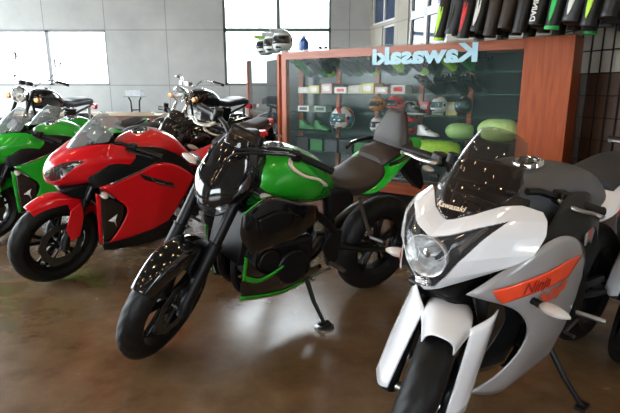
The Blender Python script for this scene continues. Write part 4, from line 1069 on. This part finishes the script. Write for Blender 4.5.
# ================================================================== JACKETS AND GRID PANEL
wd = Vector((PR[0]-CX, PR[1]-YB, 0)).normalized(); wn = Vector((wd.y, -wd.x, 0))   # wn points into the room?
if wn.x > 0: wn = -wn
wang = math.atan2(wd.y, wd.x)
def wpos(s, off, z): return Vector((CX, YB, 0))+wd*s+wn*off+Vector((0, 0, z))
tr = struct('trim_1', box(5.7, -.012, .70, 2.6, .02, 1.40), mat('dark_brown_board', (.06, .032, .02), .45, noise=.3, nscale=5)); tr.location = (CX, YB, 0); tr.rotation_euler = (0, 0, wang)
gp = thing('grid_panel', 'black wire grid panel on the beige wall behind the wooden end panel', 'grid panel', wpos(4.9, .03, 0), (0, 0, wang))
gb = B(); hb2 = B()
for i in range(17): gb.join(tube([(i*.12, 0, .35), (i*.12, 0, 2.7)], .008, 6))
for k_ in range(12): hb2.join(tube([(0, .0, .4+k_*.2), (1.92, .0, .4+k_*.2)], .006, 6))
obj('vertical_wires', gb, M['satin'], gp); obj('cross_wires', hb2, M['satin'], gp)
JZ = 2.52
rail = thing('clothes_rail', 'dark steel rail above the display case that the jackets hang from', 'clothes rail', (0, 0, 0))
r0 = Vector((1.2, 5.85, JZ)); r1 = Vector((2.55, 4.0, JZ)); rd = (r1-r0).normalized(); rL = (r1-r0).length; ra = math.atan2(rd.y, rd.x)
obj('rail_tube', tube([r0, r1], .014, 10), M['gunmetal'], rail)
for s in (.1, rL-.1):
    q = r0+rd*s; obj('hanging_rod', tube([q, (q.x, q.y, CEIL)], .008, 8), M['gunmetal'], rail)
def jacket(s, main, a1, a2_, label, text=None, wid=.20, bot=0):
    p = r0+rd*s
    t = thing('riding_jacket', label, 'jacket', (p.x, p.y, JZ), (0, 0, ra), 'riding jackets hanging in a row')
    # local x along the rail (thickness), local y across shoulders
    rows = []
    for z, w, th in ((-.10, .06, .03), (-.14, .16, .05), (-.20, .21, .06), (-.45, .195, .07), (-.70+bot, .19, .06), (-.74+bot, .185, .055)):
        rows.append([(th*cos(a), w*sin(a), z) for a in [2*pi*j/20 for j in range(20)]])
    g = resample(rows, 22, 28, True); bb = grid(g, True); bb.f.append(tuple((21)*28+j for j in range(28)))
    obj('torso', bb, main, t)
    obj('collar', lathe([(.05, -.12), (.055, -.06), (.05, -.055), (.045, -.11)], 20, 'z').map(lambda q: Vector((q.x*.7, q.y*1.4, q.z))), main, t)
    for sg_ in (-1, 1):
        ox = .12 if sg_ < 0 else 0
        P_ = [(0, sg_*.19, -.17), (.01, sg_*(.25+ox*.3), -.35), (.02, sg_*(.262+ox*.7), -.55), (.0, sg_*(.24+ox*1.2), -.785+bot)]
        sl = obj('sleeve', tube(P_, [.062, .067, .064, .054], 16, smooth=18), main, t)
        obj('cuff', tube([(.002, P_[-1][1], -.775+bot), (0, P_[-1][1], -.80+bot)], [.058, .056], 16), a2_ or main, sl)
        if a1: # coloured panel running down the sleeve
            o = .052
            rws = []
            for f_, w_ in ((.30, .006), (.5, .022), (.7, .026), (.86, .018), (.97, .004)):
                c = crv(P_, 40)[int(f_*39)]; rr = .069-.013*f_+.003
                rws.append([(c.x+rr*sin(w_/rr*q), c.y+sg_*rr*cos(w_/rr*q), c.z) for q in (-1, -.5, 0, .5, 1)])
            obj('sleeve_stripe', grid(resample(rws, 12, 7)), a1, sl, solid=.003)
    if text:
        tb = text_b(text, .062, .001, .002)
        tb.map(lambda q: Vector((.012+q.y, -.447+.21*(q.x+.05)-1.2*q.y*q.y*0, -.62+q.x)))
        obj('sleeve_lettering', tb, G['wht'], t)
    h = obj('hanger', tube([(0, -.19, -.19), (0, -.1, -.12), (0, 0, -.07), (0, .1, -.12), (0, .19, -.19)], .008, 8, smooth=20), M['satin'], t)
    obj('hook', tube([(0, 0, -.07), (0, 0, -.02), (.02, 0, .0), (.016, 0, .02), (0, 0, .024), (-.018, 0, .012)], .003, 6, smooth=14), M['chrome'], h)
sp_ = [('blk', 'lime', 'lime', 'black riding jacket with lime sleeve stripe, furthest on the rail'), ('grey', 'blk', None, 'grey and black riding jacket, second on the rail'),
       ('blk', 'red', None, 'black riding jacket with red sleeve stripe'), ('blk', 'wht', None, 'black riding jacket with narrow white sleeve stripe'),
       ('brown', None, None, 'brown leather jacket beside the white striped one'), ('brown', None, 'brown', 'brown jacket in front of the other brown one on the rail'),
       ('blk', None, None, 'plain black jacket between the brown jackets and the lettered one'), ('blk', None, None, 'black jacket with white lettering down its sleeve'),
       ('blk', 'dgreen2', 'dgreen2', 'black jacket with bright green sleeve stripe above the end panel'), ('grey', 'wht', None, 'grey jacket with white sleeve edge above the end panel corner'),
       ('blk', 'lime', None, 'black jacket with lime stripe at the right end of the rail'), ('blk', None, None, 'plain black jacket nearest at the right edge')]
G['dgreen2'] = paintm('bright_green_fabric', (.01, .45, .08))
for i, (a, b, c, lab) in enumerate(sp_):
    jacket(.62+i*.142, G[a], G[b] if b else None, G[c] if c else None, lab, 'DAINEX' if i == 7 else None, bot=.05*(i % 2))
